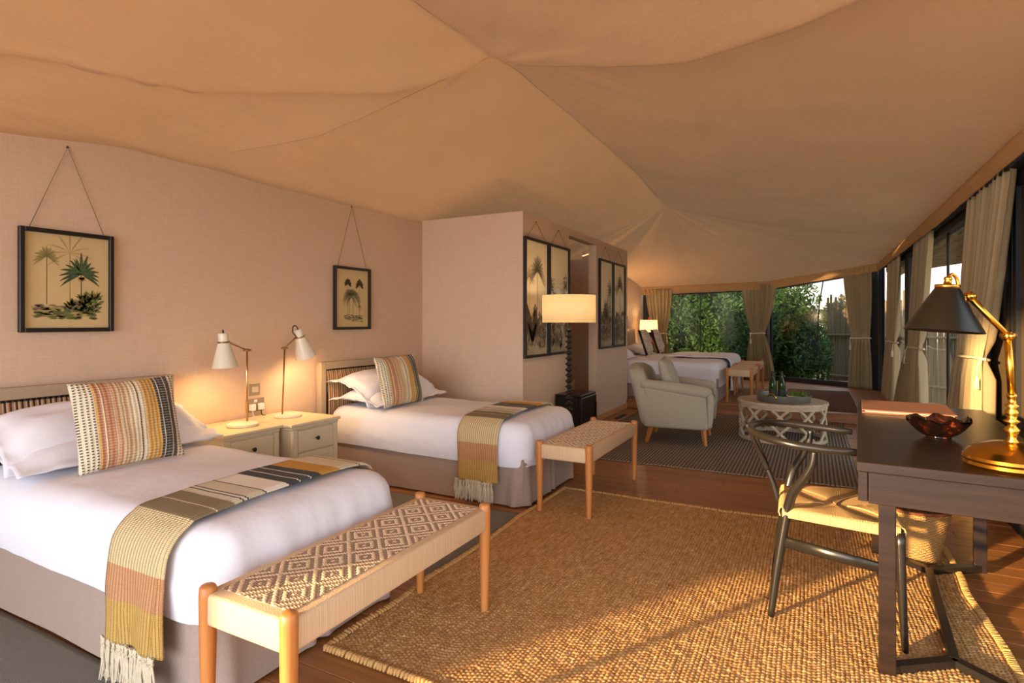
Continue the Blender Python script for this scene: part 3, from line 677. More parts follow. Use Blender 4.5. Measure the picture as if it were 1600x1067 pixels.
def make_bed(label, loc, seed=0):
    """local: head at x=0 against the wall, bed runs to +x, width along y 0..W"""
    t = thing('bed', label, 'bed', loc); Wd, Ln = .97, 1.86
    # base and skirt
    def pleat(s, tt, p):
        w = .004*nz(s*3, seed)+.01*tt*nz(s*1.6, 2+seed)
        for cx_, cy_ in ((Ln, 0), (Ln, Wd)):      # kick pleats at the foot corners
            d = math.hypot(p.x-cx_, p.y-cy_); w += -.022*math.exp(-((d-.05)/.018)**2)*(.3+tt)+.02*tt*math.exp(-((d-.10)/.03)**2)
        d = abs(p.y-Wd/2) if p.x > Ln-.05 else 9; w += -.02*math.exp(-(d/.015)**2)*(.3+tt)+.01*tt*math.exp(-((d-.04)/.02)**2)
        return w
    drape('bed_skirt', .06, Ln-.02, .02, Wd-.02, .33, .012, SKIRT, t, rc=.03, top=False, wave=pleat, step=.016, nd=7)
    obj('bed_base', B(.06, Ln-.06, .05, Wd-.05, .10, .32, bev=.01), BEIGE, t)
    for x, y in ((.14, .12), (Ln-.14, .12), (.14, Wd-.12), (Ln-.14, Wd-.12)): obj('leg', L([(.0, 0), (.025, 0), (.03, .10), (0, .10)], 10, c=(x, y, 0)), DARKF, t)
    def wv(s, tt, p): return .012*math.sin(tt*PI)+.006*tt*nz(s*2.5, seed+1)+(.011*math.sin(p.y*52+5*nz(p.y*4, tt*2, seed))*(.35+tt*.65)*(1-tt*.45)*(.5+nz(p.y*3, 5)+.5) if p.x > Ln-.02 else .003*nz(s*12, tt*5, seed))
    drape('fitted_cover', .05, Ln, 0, Wd, .575, .275, WHITE, t, rc=.14, rb=.115, wave=wv, hem=lambda s, p: .012*nz(s*1.5, seed)+interp(p.x, [.4, .9], [.02, 0]), topf=lambda x, y: .010*nz(x*2.5, y*2.5, seed)-.012*(abs(y/Wd-.5)*2)**2+.004*nz(x*9, y*4, seed+2), step=.03, nd=10)
    # headboard
    y0, y1, H = -.03, Wd+.045, .925; fw = .055
    bm = bmesh.new()
    for a in ((-.005, .05, y0, y0+fw, 0, H), (-.005, .05, y1-fw, y1, 0, H), (-.005, .05, y0+fw, y1-fw, H-.06, H)): box(bm, *a, bev=.004, seg=2)
    hb = obj('headboard', bm, BEIGE, t)
    ya, yb = y0+fw, y1-fw; nch = int((yb-ya)/.024)
    def ch(u, v):
        y = lerp(ya, yb, u); return (.030+.012*abs(math.sin((y-ya)/.024*PI+PI/2))+.022*math.sin(v*PI)**.7, y, lerp(.30, H-.072, v))
    grid('padded_panel', nch*5+1, 12, ch, TICK, hb)
    bm = bmesh.new()
    for k in range(nch): y = lerp(ya, yb, (k+.5)/nch); lathe(bm, [(0, -.006), (.006, -.003), (.006, .003), (0, .006)], 6, c=(.046, y, H-.066))
    obj('nail_trim', bm, BLACK, hb)
    obj('dark_reveal', B(.0, .026, ya, yb, .3, H-.061), BLACK, hb)
    return t
BED1Y, BED2Y = 1.145, 3.385; BXH = XW+.02
bed1 = make_bed('twin bed with white cover nearest the camera, its foot behind the long woven bench', (BXH, BED1Y, 0), 0)
bed2 = dup(bed1, loc=(BXH, BED2Y, 0), label='twin bed with white cover beside the box wall, behind the two cream nightstands')
for b_ in (bed1, bed2): b_['group'] = 'twin beds along the left wall'
def pillows(by, who, g, seed):
    a = pillow('pillow', .50, .96, .15, WHITE, None, flange=.05, seed=seed, droop=.03); a.location = (XW+.36, by+.485, .588); a.rotation_euler = (.01, .05, .02); tag(a, 'white flanged pillow lying flat, lower of the two on '+who, 'pillow', g)
    c = pillow('pillow', .48, .94, .20, WHITE, None, flange=.05, seed=seed+5, droop=.06); c.location = (XW+.31, by+.475, .662); c.rotation_euler = (0, .38, -.02); tag(c, 'plump white pillow, upper of the two on '+who, 'pillow', g)
pillows(BED1Y, 'the nearest bed', 'white pillows of the nearest bed', 1); pillows(BED2Y, 'the bed by the box wall', 'white pillows of the second twin bed', 9)
def cushion(loc, rot, label, seed, m=CUSH, w=.45, h=.40, t=.13, g='striped woven cushions on the twin beds', name='striped_cushion'):
    o = pillow(name, w, h, t, m, None, seed=seed, puff=.62, wr=.003, n=30); o.location = loc; o.rotation_euler = rot; tag(o, label, 'cushion', g); return o
def face_rot(yaw, lean, roll=0):   # local x -> +y-ish, local y -> up, normal -> +x
    return (Matrix.Rotation(yaw, 4, 'Z')@Matrix.Rotation(-lean, 4, 'Y')@Matrix(((0, 0, 1, 0), (1, 0, 0, 0), (0, 1, 0, 0), (0, 0, 0, 1)))@Matrix.Rotation(roll, 4, 'Z')).to_euler()
cushion((-2.92, 1.565, .765), face_rot(-.10, .26, .02), 'striped square cushion in rust, mustard and charcoal leaning on the nearest bed', 3, h=.41)
cushion((-3.02, 3.70, .765), face_rot(-.12, .26, .03), 'striped square cushion leaning on the bed by the box wall', 3, h=.41)

# throws: profile along y over the bed at world x band
def make_throw(label, x0, by, seed):
    t = thing('throw_blanket', label, 'blanket', (x0, by, 0), 0, 'striped throws over the twin beds'); Wt = .30; zt = .583
    prof = [(-.045, .165), (-.045, .25), (-.042, .36), (-.03, .46), (-.004, .525), (.05, .568), (.12, .582), (.3, .592), (.5, .595), (.7, .592), (.86, .584), (.93, .570), (.98, .526), (1.00, .45), (1.013, .34), (1.016, .22)]
    P = catmull([(0, a, z) for a, z in prof], 8); Ls = [0]
    for a, c in zip(P, P[1:]): Ls.append(Ls[-1]+(c-a).length)
    def at(v):
        s = v*Ls[-1]; return interp(s, Ls, [p.y for p in P]), interp(s, Ls, [p.z for p in P])
    def f(layer):
        def g(u, v):
            y, z = at(v); x = (u-.5)*Wt*(1 if layer == 0 else .96)+layer*.022+.012*math.sin(v*5+seed)+.006*nz(v*6, seed, layer)
            hang = max(0, 1-v/.2); x += (u-.5)*-.04*hang
            o = .004*math.sin(u*9+layer)*hang*2+.004*nz(u*3, v*14, seed)
            if layer: z -= .001 if .2 < v < .85 else 0; o += .008*hang
            k = 0 if y > .03 else 1
            return (x+(.03*hang if layer else 0), y-(o if y < .1 else 0)+(.011*hang if layer else 0), z+(o*.6+.004 if .05 < y < .95 else 0)-(.0 if layer and hang else 0))
        return g
    a = grid('folded_cloth', 14, 130, f(0), THROW, t); solid(a, .009, 1 if seed else 1)
    c = grid('under_fold', 14, 130, f(1), THROW, t); solid(c, .007, 1)
    bm = bmesh.new(); r = random.Random(seed+3)
    for k in range(25):
        x = (k/24-.5)*Wt*.95+r.uniform(-.004, .004); y = -.05-r.uniform(0, .012)
        bmesh.ops.create_icosphere(bm, subdivisions=1, radius=.0075, matrix=Matrix.Translation((x, y, .150-.01*(k % 2))))
        tube(bm, [(x-.006, y, .172), (x, y, .15)], .004, n=5, caps=False); tube(bm, [(x+.006, y, .172), (x, y, .15)], .004, n=5, caps=False)
        for j in range(6):
            ex = x+r.uniform(-.013, .013); tube(bm, [(x, y, .147), ((x+ex)/2+r.uniform(-.005, .005), y+r.uniform(-.006, .006), .10), (ex, y+r.uniform(-.01, .01), .035+r.uniform(-.012, .02))], [.004, .0035, .002], n=4, caps=False, sm=3)
    tag(obj('fringe', bm, plain('grey knotted fringe %d' % seed, (208, 194, 166), .95, vary=.25, nscale=60), t), kind='stuff')
    return t
make_throw('striped woven throw with knotted fringe hanging over the nearest bed', -2.02, BED1Y, 0)
th2 = make_throw('striped woven throw with knotted fringe hanging over the bed by the box wall', -2.05, BED2Y, 1)

# ================================================================= BENCHES
def cord_mat(name, a, b_):
    b = NB(name); v = b.coord('Object', (1, 1, 1)); n = b.noise(v, 40, 2); n2 = b.noise(b.coord('Object', (120, 120, 3)), 1, 3, .7)
    k = b.mix(n2, lin(a), lin(b_)); b.bump(b.noise(b.coord('Object', (240, 240, 4)), 1, 2), .6, .003); return b.fin(k, .7)
CORDL = cord_mat('pale paper cord', (196, 162, 122), (226, 196, 156)); CORDD = plain('taupe paper cord', (150, 126, 104), .8, vary=.12, nscale=90, bump=.3)
def make_bench(label, loc, LEN=1.08, WID=.385, group=None, fine=True):
    t = thing('woven_bench', label, 'bench', loc, 0, group); H = .46; hx, hy = WID/2, LEN/2; zs = .452; dp = .095
    for sx_ in (-1, 1):
        for sy in (-1, 1):
            x, y = sx_*(hx-.022), sy*(hy-.022)
            obj('leg', L([(0, 0), (.014, 0), (.016, .01), (.0235, .30), (.025, .44), (.0235, .466), (.018, .472), (0, .473)], 14, c=(0, 0, 0)), OAK, t, smooth=True, loc=(x, y, 0))
    o = .008
    bm = B(-hx+o, hx-o, -hy+o, hy-o, zs-dp, zs, bev=.012, seg=3)
    obj('cord_wrap', bm, CORDL, t, auto=.8)
    # woven top: taupe warp with raised pale floats in nested lozenges
    X0, X1, Y0, Y1 = -hx+.045, hx-.045, -hy+.05, hy-.05
    obj('seat_underweave', B(X0, X1, Y0, Y1, zs-.004, zs+.0012), CORDD, t)
    px_ = .0045 if fine else .009; py_ = .0070 if fine else .012; ni = int((X1-X0)/px_); nj = int((Y1-Y0)/py_)
    A_, B_ = (X1-X0)/2, (Y1-Y0)/6.5
    def on(i, j):
        x = (i+.5)/ni*(X1-X0); y = (j+.5)/nj*(Y1-Y0); a = abs((x/A_) % 1-.5)*2; c = abs((y/B_) % 1-.5)*2; q = (a+c)
        return int(q*4.0+.5) % 2 == 0
    bl, bd = bmesh.new(), bmesh.new()
    def float_(bm, xa, xb, y, w, h):
        z = zs+.001; q = []
        for x, zz in ((xa, 0), (xa+min(.004, (xb-xa)*.3), h), (xb-min(.004, (xb-xa)*.3), h), (xb, 0)):
            q.append([bm.verts.new((x, y-w, z)), bm.verts.new((x, y-w*.5, z+zz)), bm.verts.new((x, y+w*.5, z+zz)), bm.verts.new((x, y+w, z))])
        for a, b2 in zip(q, q[1:]):
            for k in range(3): bm.faces.new((a[k], a[k+1], b2[k+1], b2[k]))
    for j in range(nj):
        i = 0; y = Y0+(j+.5)/nj*(Y1-Y0)
        while i < ni:
            k = i; s = on(i, j)
            while k < ni and on(k, j) == s: k += 1
            xa, xb = X0+i*(X1-X0)/ni, X0+k*(X1-X0)/ni
            if s: float_(bl, xa, xb, y, py_*.47, .0028)
            else: float_(bd, xa, xb, y, py_*.42, .0012)
            i = k
    tag(obj('pale_weave', bl, CORDL, t), kind='stuff'); tag(obj('taupe_weave', bd, CORDD, t), kind='stuff')
    return t
bench1 = make_bench('long woven-cord bench with oak legs, nearest the camera at the foot of the first bed', (-1.415, 1.60, 0), group='woven benches')
b2_ = dup(bench1, loc=(-1.415, 3.93, 0), label='woven-cord bench with oak legs at the foot of the bed by the box wall')
bench3 = make_bench('smaller woven bench on the raised floor, near one at the foot of the far bed', (-.895, 8.88, PH+.017), .92, .36, 'woven benches', False)
b4_ = dup(bench3, loc=(-.895, 10.0, PH+.017), label='smaller woven bench on the raised floor, far one at the foot of the far bed')

# ================================================================= NIGHTSTANDS AND THEIR LAMPS
def make_nightstand(label, loc, Wd, D):
    t = thing('nightstand', label, 'nightstand', loc, 0, 'cream nightstands'); H = .575     # origin: wall side, near corner
    obj('carcass', B(.0, D-.02, .012, Wd-.012, .03, H-.035, bev=.004), CREAM, t)
    obj('top', B(0, D+.008, -.008, Wd+.008, H-.022, H, bev=.007, seg=3), CREAM, t)
    obj('cornice', B(0, D-.006, .003, Wd-.003, H-.042, H-.022, bev=.006, seg=2), CREAM, t)
    obj('plinth', B(.0, D-.012, .006, Wd-.006, 0, .05, bev=.004), CREAM, t)
    for y in (.014, Wd-.052): obj('pilaster', B(D-.022, D-.004, y, y+.038, .05, H-.042, bev=.003), CREAM, t)
    ya, yb = .056, Wd-.056
    d = obj('drawer', B(D-.021, D-.004, ya, yb, H-.195, H-.052, bev=.004), CREAM, t)
    def knob(y, z): return L([(0, 0), (.006, 0), (.005, .01), (.013, .016), (.014, .021), (.008, .027), (0, .028)], 12, mat=Matrix.Translation((D-.004, y, z))@Matrix.Rotation(PI/2, 4, 'Y'))
    obj('knob', knob(Wd/2, H-.12), KNOB, d, smooth=True)
    dr = obj('door', B(D-.021, D-.009, ya, yb, .055, H-.205, bev=.002), CREAM, t); bm = bmesh.new(); fw = .045
    for a in ((ya, ya+fw, .055, H-.205), (yb-fw, yb, .055, H-.205), (ya+fw, yb-fw, .055, .055+fw), (ya+fw, yb-fw, H-.205-fw, H-.205)): box(bm, D-.01, D-.002, a[0], a[1], a[2], a[3], bev=.003, seg=1)
    obj('door_frame', bm, CREAM, dr); obj('knob', knob(yb-.022, .27), KNOB, dr, smooth=True)
    return t
ns1 = make_nightstand('cream nightstand with one drawer beside the nearest bed, under the left reading lamp', (XW+.02, 2.20, 0), .425, .45)
ns2 = make_nightstand('cream nightstand standing slightly forward, beside the bed by the box wall', (XW+.02, 2.65, 0), .425, .52)
def make_reading_lamp(label, loc, pole, arm, tilt, glow, armflip=False):
    """pole: base offset of pole along y; arm=(dy,dz) from pole joint to shade joint; tilt = shade lean along y"""
    t = thing('reading_lamp', label, 'lamp', loc, 0, 'cream reading lamps on the nightstands')
    obj('base', L([(0, 0), (.092, 0), (.097, .008), (.094, .018), (.080, .024), (.02, .027), (0, .027)], 32), LAMPC, t, auto=.6)
    zj = .49
    obj('pole', T([(0, pole[0], .024), (0, pole[1], zj)], .0055, n=10), BRASSD, t, smooth=True)
    bm = bmesh.new(); tube(bm, [(0, pole[1]-.022, zj), (0, pole[1]+.022, zj)], .008, n=10); bmesh.ops.create_icosphere(bm, subdivisions=2, radius=.012, matrix=Matrix.Translation((0, pole[1], zj)))
    for s in (-1, 1): tube(bm, [(0, pole[1]+s*.02, zj), (0, pole[1]+s*.03, zj)], .004, n=6)
    obj('joint', bm, BRASSD, t, smooth=True)
    J = Vector((0, pole[1]+arm[0], zj+arm[1])); bm = T([(0, pole[1], zj), J], .005, n=8); obj('arm', bm, BRASSD, t, smooth=True)
    sg = 1 if arm[0] > 0 else -1; M = Matrix.Translation(J+Vector((0, sg*.038, 0)))@Matrix.Rotation(tilt, 4, 'X')
    sh = obj('shade', L([(.074, -.155), (.0765, -.155), (.034, .0), (.030, .008), (.030, .055), (.027, .060), (.0, .060), (.0, .056), (.026, .052), (.027, .006), (.031, -.004), (.074, -.155)], 32, mat=M), LAMPC, t, auto=.5)
    obj('collar', L([(.0305, -.002), (.0345, -.002), (.0345, .008), (.0305, .008)], 24, mat=M), BRASSD, t, smooth=True)
    bm = bmesh.new(); tube(bm, [J, J+Vector((0, sg*.008, 0))], .008, n=8); obj('clamp', bm, BRASSD, t)
    obj('cable', T([M@Vector((0, 0, .06)), M@Vector((0, -sg*.004, .085)), M@Vector((0, -sg*.03, .095)), M@Vector((0, -sg*.05, .06)), J+Vector((0, -sg*.004, .01))] if armflip else [M@Vector((0, 0, .06)), M@Vector((0, 0, .078)), M@Vector((-.01, -sg*.01, .07)), M@Vector((-.03, -sg*.03, .03)), J+Vector((-.006, -sg*.01, 0))], .0042, n=6, sm=5), BLACK, t, smooth=True)
    bl = obj('bulb', L([(0, -.09), (.018, -.082), (.026, -.062), (.02, -.035), (.012, -.01), (0, -.01)], 14, mat=M), BULB, t, smooth=True)
    p = M@Vector((0, 0, -.11)); d = bpy.data.lights.new('lamp_light', 'POINT'); d.energy = glow*1.5; d.color = (1, .66, .34); d.shadow_soft_size = .03
    lo = bpy.data.objects.new('lamp_light', d); COL.objects.link(lo); lo.parent = t; lo.location = p
    return t
make_reading_lamp('cream cone reading lamp pointing straight down, on the nightstand by the nearest bed', (-3.27, 2.47, .575), (.035, .035), (-.13, .055), .07, 2.6)
make_reading_lamp('cream cone reading lamp tilted right, on the nightstand by the second bed', (-3.31, 2.87, .575), (-.05, -.03), (.10, .075), .36, 2.6, True)
# socket and switch on the wall
sk = thing('wall_socket', 'double wall socket with two white plugs above the nightstands', 'socket', (XW, 2.79, .65))
obj('plate', B(0, .008, -.075, .075, -.045, .05, bev=.003), METALP, sk)
for y, c in ((-.035, 0), (.035, 1)):
    pg = obj('plug', B(.008, .038, y-.022, y+.022, -.034, .014, bev=.008, seg=3), PLASTIC, sk)
    obj('plug_cable', T([(.025, y, -.034), (.028, y+.004, -.07), (.06, y+.01, -.076)], .004, n=6, sm=3), BLACK if c else PLASTIC, pg, smooth=True)
obj('rocker', B(.008, .012, -.012, .012, .022, .042, bev=.001), PLASTIC, sk)
sw = thing('light_switch', 'square brushed light switch on the wall above the plugs', 'switch', (XW, 2.785, .765))
obj('plate', B(0, .008, -.045, .045, -.045, .045, bev=.003), METALP, sw); obj('rocker', B(.008, .012, -.025, .028, -.02, .02, bev=.002), CREAM, sw)

# ================================================================= PICTURES
def drawing(polys, parent, name='print_drawing', flip=False):
    """polys: list of (list of (u,v), color, layer); in metres, placed on local x=+"""
    vs, fs, cols = [], [], []
    for pts, c, lay in polys:
        i = len(vs); vs += [(.0005+.00004*lay, p[0], p[1]) for p in pts]; fs.append(tuple(range(i, i+len(pts)))); cols += [(*lin(c), 1)]*len(pts)
    me = bpy.data.meshes.new(name); me.from_pydata(vs, [], fs); a = me.color_attributes.new('Col', 'FLOAT_COLOR', 'CORNER'); a.data.foreach_set('color', [x for c in cols for x in c])
    return link(name, me, DRAW, parent)
def jit(c, r, k=12): return tuple(max(0, min(255, x+r.uniform(-k, k))) for x in c)
def frond(P, x, y, a, l, w, droop, c, lay, r, n=9, leaflets=True):
    """curved pinnate leaf"""
    pts = []; 
    for i in range(n+1):
        t = i/n; pts.append((x+math.cos(a)*l*t, y+math.sin(a)*l*t-droop*t*t*l))
    for i in range(n):
        (x0, y0), (x1, y1) = pts[i], pts[i+1]; dx, dy = x1-x0, y1-y0; ll = math.hypot(dx, dy)+1e-9; nx_, ny_ = -dy/ll, dx/ll; t = i/n; ww = w*math.sin(PI*min(1, .12+.85*t))
        if leaflets:
            for s in (-1, 1): P.append(([(x0, y0), (x0+dx*.7, y0+dy*.7), (x0+dx*2.2+nx_*s*ww, y0+dy*2.2+ny_*s*ww)], jit(c, r), lay))
        else:
            w2 = w*math.sin(PI*min(1, .12+.85*(i+1)/n)); P.append(([(x0-nx_*ww, y0-ny_*ww), (x1-nx_*w2, y1-ny_*w2), (x1+nx_*w2, y1+ny_*w2), (x0+nx_*ww, y0+ny_*ww)], jit(c, r, 5), lay))
def palm(P, x, y0, y1, s, c, ct, r, nf=13, spread=1., lay=3, up=.3, lw=.15, w=.004, leaflets=True):
    P.append(([(x-w, y0), (x+w, y0), (x+w*.7, y1), (x-w*.7, y1)], ct, lay-1))
    for k in range(nf):
        a = lerp(PI*1.12, -PI*.12, k/(nf-1)); frond(P, x, y1, a, s*spread*r.uniform(.85, 1.1), s*lw, up+.4*abs(math.cos(a)), c, lay+k % 3, r, leaflets=leaflets)
def ground_(P, x0, x1, y, r, cs, n=60, h=.03):
    for k in range(n):
        x = r.uniform(x0, x1); yy = y+r.uniform(-.02, .02); w = r.uniform(.01, .035); hh = r.uniform(.004, h*.4)
        P.append(([(x-w, yy), (x, yy-hh*.5), (x+w, yy), (x+w*.4, yy+hh), (x-w*.5, yy+hh*.8)], jit(r.choice(cs), r, 14), 1+k % 3))
def bushes(P, x0, x1, y, r, cs, n=30, s=.03, leafy=9):
    for k in range(n):
        x = r.uniform(x0, x1); yy = y+r.uniform(0, s)
        for j in range(leafy):
            a = r.uniform(.1, PI-.1); l = s*r.uniform(.5, 1.1); P.append(([(x, yy), (x+math.cos(a-.25)*l*.5, yy+math.sin(a-.25)*l*.5), (x+math.cos(a)*l, yy+math.sin(a)*l), (x+math.cos(a+.25)*l*.5, yy+math.sin(a+.25)*l*.5)], jit(r.choice(cs), r, 12), 4+j % 3))
PAPER = plain('aged print paper', (214, 190, 138), .8, vary=.06, nscale=5, bump=0)
def framed(label, loc, Wd, H, paper, P, strh, group, rz=0, fw=.022, name='framed_print', cat='picture'):
    """local: wall at x=0, picture faces +x, y to the right, centre at origin"""
    t = thing(name, label, cat, loc, rz, group); bm = bmesh.new(); y, z = Wd/2, H/2
    for a in ((-y, -y+fw, -z, z), (y-fw, y, -z, z), (-y+fw, y-fw, z-fw, z), (-y+fw, y-fw, -z, -z+fw)): box(bm, .004, .032, *a, bev=.0025, seg=1)
    obj('frame', bm, FRAMEB, t)
    pr = obj('print', B(.006, .012, -y+fw*.8, y-fw*.8, -z+fw*.8, z-fw*.8), paper, t)
    d = drawing(P, pr); d.location.x = .0122
    obj('glass', B(.020, .0215, -y+fw*.8, y-fw*.8, -z+fw*.8, z-fw*.8), PANE, t)
    s = .7*y+.02; obj('hanging_cord', T([(.014, -s, z), (.008, 0, z+strh), (.014, s, z)], .0016, n=5), WIRE, t)
    obj('nail', L([(0, 0), (.006, 0), (.006, .004), (0, .006)], 8, mat=Matrix.Translation((.002, 0, z+strh))@Matrix.Rotation(PI/2, 4, 'Y')), WIRE, t)
    return t
r = random.Random(5); P = []; G1, G2, G3 = (44, 78, 40), (92, 112, 50), (140, 140, 70)
palm(P, -.098, -.125, .125, .06, (118, 124, 52), (120, 104, 60), r, 13, .95, 5, .0, .14, .0022)
palm(P, .008, -.12, .155, .12, (176, 152, 104), (128, 106, 66), r, 9, 1., 2, -.05, .05, .0016); palm(P, .062, -.12, .045, .105, G1, (110, 92, 62), r, 15, 1., 7, -.06, .075, .0035, False); palm(P, .062, -.12, .05, .07, (60, 96, 50), (110, 92, 62), r, 9, 1., 9, -.3, .09, .001, False)
for k in range(12): P.append(([(.062+r.uniform(-.02, .02), .03), (.062+r.uniform(-.025, .025), .018+r.uniform(-.02, 0)), (.062+r.uniform(-.02, .02), .02)], (190, 160, 90), 9))
P.append(([(-.17, -.135), (.10, -.135), (.13, -.19), (-.14, -.19)], (190, 170, 100), 0))
ground_(P, -.15, .12, -.15, r, [G3, (160, 140, 80), (120, 110, 90)], 70); ground_(P, -.15, .14, -.182, r, [(90, 90, 50), (130, 120, 80), G2], 60); bushes(P, .0, .145, -.165, r, [G2, G3, (86, 96, 60), (140, 130, 100)], 34, .04); bushes(P, .06, .14, -.13, r, [G2, G3], 14, .05)
fg = 'palm prints hung on cords on the left wall'
framed('framed palm-tree print with three palms, hung near the nearest bed', (XW, 1.617, 1.467), .44, .54, PAPER, P, .455, fg)
r = random.Random(8); P = []
palm(P, -.055, -.16, .135, .045, (30, 38, 26), (96, 84, 56), r, 7, 1., 6, .1, .3, .0018, False); palm(P, -.035, -.16, .03, .085, (70, 84, 46), (96, 84, 56), r, 11, 1., 4, .35, .18, .0022)
palm(P, .01, -.17, .03, .09, (60, 74, 40), (110, 92, 60), r, 11, 1., 4, .3, .18, .002); palm(P, .09, -.17, .13, .05, (30, 38, 26), (96, 84, 56), r, 7, 1., 6, .1, .3, .0018, False); palm(P, .085, -.12, -.07, .025, (60, 70, 44), (96, 84, 56), r, 9, 1., 4, .2, .2, .001)
P.append(([(-.10, -.16), (.12, -.16), (.13, -.185), (-.08, -.185)], (186, 168, 110), 0)); ground_(P, -.10, .12, -.165, r, [(120, 112, 70), (90, 90, 60)], 30, .01); ground_(P, -.08, .12, -.185, r, [(120, 112, 70), (90, 90, 60)], 20, .01)
framed('framed print of slim dark palms, hung above the nightstand nearer the box wall', (XW, 3.765, 1.455), .44, .54, PAPER, P, .53, fg)
# tall mural-like panels
def mural_mat():
    b = NB('sepia mural ground'); v = b.coord('Object'); z = objc(b, 2, 1/1.1, .5); n = b.noise(v, 3, 5)
    k = b.ramp(b.math('ADD', z, b.math('MULTIPLY', b.math('SUBTRACT', n, .5), .5)), [(0, _c(150, 138, 118)), (.3, _c(204, 190, 160)), (.5, _c(246, 230, 192)), (1, _c(248, 230, 188))]); return b.fin(k, .8)
MUR = mural_mat()
def mural(seed, kind):
    r = random.Random(seed); P = []; gr = [(56, 48, 40), (92, 82, 66), (132, 118, 96), (176, 160, 130)]; w, h = .245, .54
    def lf(x, y, s, c, lay):
        a = r.uniform(0, 2*PI); P.append(([(x, y), (x+math.cos(a-.4)*s*.5, y+math.sin(a-.4)*s*.5), (x+math.cos(a)*s, y+math.sin(a)*s), (x+math.cos(a+.4)*s*.5, y+math.sin(a+.4)*s*.5)], c, lay))
    # far misty tones, then foliage
    for k in range(40): x = r.uniform(-w*.9, w*.9); y = r.uniform(-.5, -.1); s = r.uniform(.02, .06); P.append(([(x-s, y), (x, y-s), (x+s, y), (x, y+s)], jit((176, 160, 134), r, 8), 0))
    if kind in (0, 3):
        palm(P, .02 if kind == 0 else .05, -.1, .26, .17, (104, 90, 70), (104, 92, 74), r, 17, 1., 3, -.02, .13, .005); palm(P, .02 if kind == 0 else .05, -.1, .27, .12, (84, 72, 56), (104, 92, 74), r, 9, 1., 5, -.35, .13, .001); palm(P, -.16, -.1, .2, .10, (160, 142, 112), (150, 132, 106), r, 11, 1., 2, .0, .14, .003)
    else:
        def br(x, y, a, l, d, lay):
            x2, y2 = x+math.cos(a)*l, y+math.sin(a)*l; ww = .0025*d; P.append(([(x-ww, y), (x+ww, y), (x2+ww*.6, y2), (x2-ww*.6, y2)], gr[1], lay))
            if d: [br(x2, y2, a+r.uniform(-.7, .7), l*.75, d-1, lay) for _ in range(2)]
            if d < 3:
                for _ in range(34 if kind == 1 else 22):
                    xx, yy = x2+r.gauss(0, .035), y2+r.gauss(0, .035)
                    if abs(xx) < w*.9 and yy < h-.04: lf(xx, yy, r.uniform(.012, .026), jit(r.choice(gr[:3]), r), lay+1)
        br(.03, -.4, 1.55, .22, 4, 3); br(-.1 if kind == 1 else .1, -.45, 1.6, .15, 4, 3)
    for k in range(120):
        x = r.uniform(-w*.92, w*.92); y = r.uniform(-h*.93, -.22 if kind == 0 else (-.05 if kind == 1 else -.2)); s = r.uniform(.04, .11)
        for j in range(r.randint(3, 7)):
            a = r.uniform(.2, PI-.2); l = s*r.uniform(.6, 1.); 
            q = [(x, y), (x+math.cos(a-.13)*l*.55, y+math.sin(a-.13)*l*.55), (x+math.cos(a)*l, y+math.sin(a)*l), (x+math.cos(a+.13)*l*.55, y+math.sin(a+.13)*l*.55)]
            P.append(([(max(-w*.95, min(w*.95, u)), v) for u, v in q], jit(r.choice(gr), r, 14), 5+k % 4))
    if kind == 0:
        for a, l in ((1.9, .42), (1.3, .36), (2.2, .3), (1.0, .3)): frond(P, -.09, -.42, a, l, .045, .05, (76, 66, 54), 9, r, leaflets=False)
        P.append(([(-.04, -.25), (.05, -.24), (.05, -.45), (-.04, -.46)], (150, 134, 110), 4)) 
    return [([(max(-w*.97, min(w*.97, u)), max(-h*.97, min(h*.97, v))) for u, v in pts], c, l) for pts, c, l in P]
mg = 'tall sepia jungle panels on the box wall'
for i, (y, lb_) in enumerate(((5.065, 'tall black-framed sepia jungle panel with a large palm, first from the box corner'), (5.625, 'tall black-framed sepia jungle panel of leafy tree behind the floor lamp shade, beside the doorway'), (7.19, 'tall black-framed sepia jungle panel with slender tree, just past the doorway'), (7.75, 'tall black-framed sepia jungle panel at the far end of the box wall'))):
    framed(lb_, (BX, y, 1.482), .552, 1.15, MUR, mural(20+i, (0, 1, 2, 3)[i]), .17, mg, fw=.026, name='framed_jungle_print')

# ================================================================= FLOOR LAMP, FRIDGE, BASKETS
fl = thing('floor_lamp', 'black bobbin-turned floor lamp with a drum shade by the box wall', 'lamp', (-1.99, 4.92, 0))
prof = [(0, .0), (.14, 0), (.14, .012), (.12, .03), (.05, .04), (.03, .05)]; z = .055; nb = 22; st = (1.20-z)/nb
for k in range(nb): prof += [(.014, z+.001), (.017, z+st*.22), (.034, z+st*.42), (.036, z+st*.5), (.034, z+st*.58), (.017, z+st*.78)]; z += st
prof += [(.012, z), (.010, 1.30), (0, 1.30)]
obj('bobbin_pole', L(prof[6:], 16), BLACKW, fl, auto=.9); obj('base', L(prof[:6]+[(0, .05)], 28), BLACKW, fl, auto=.6)
obj('shade', L([(.243, 1.245), (.246, 1.245), (.246, 1.495), (.243, 1.495)], 48), SHADE, fl, smooth=True)
bm = bmesh.new()
for k in range(3): a = k*2*PI/3; tube(bm, [(0, 0, 1.30), (.243*math.cos(a), .243*math.sin(a), 1.30)], .002, n=5)
obj('shade_spider', bm, BRASSD, fl); obj('bulb', L([(0, 1.30), (.014, 1.31), (.03, 1.36), (.024, 1.40), (0, 1.415)], 14), BULB, fl, smooth=True)
def lamp_pt(parent, loc, e, r_=.04):
    d = bpy.data.lights.new('lamp_light', 'POINT'); d.energy = e; d.color = (1, .70, .40); d.shadow_soft_size = r_; o = bpy.data.objects.new('lamp_light', d); COL.objects.link(o); o.parent = parent; o.location = loc
lamp_pt(fl, (0, 0, 1.44), 1.6)
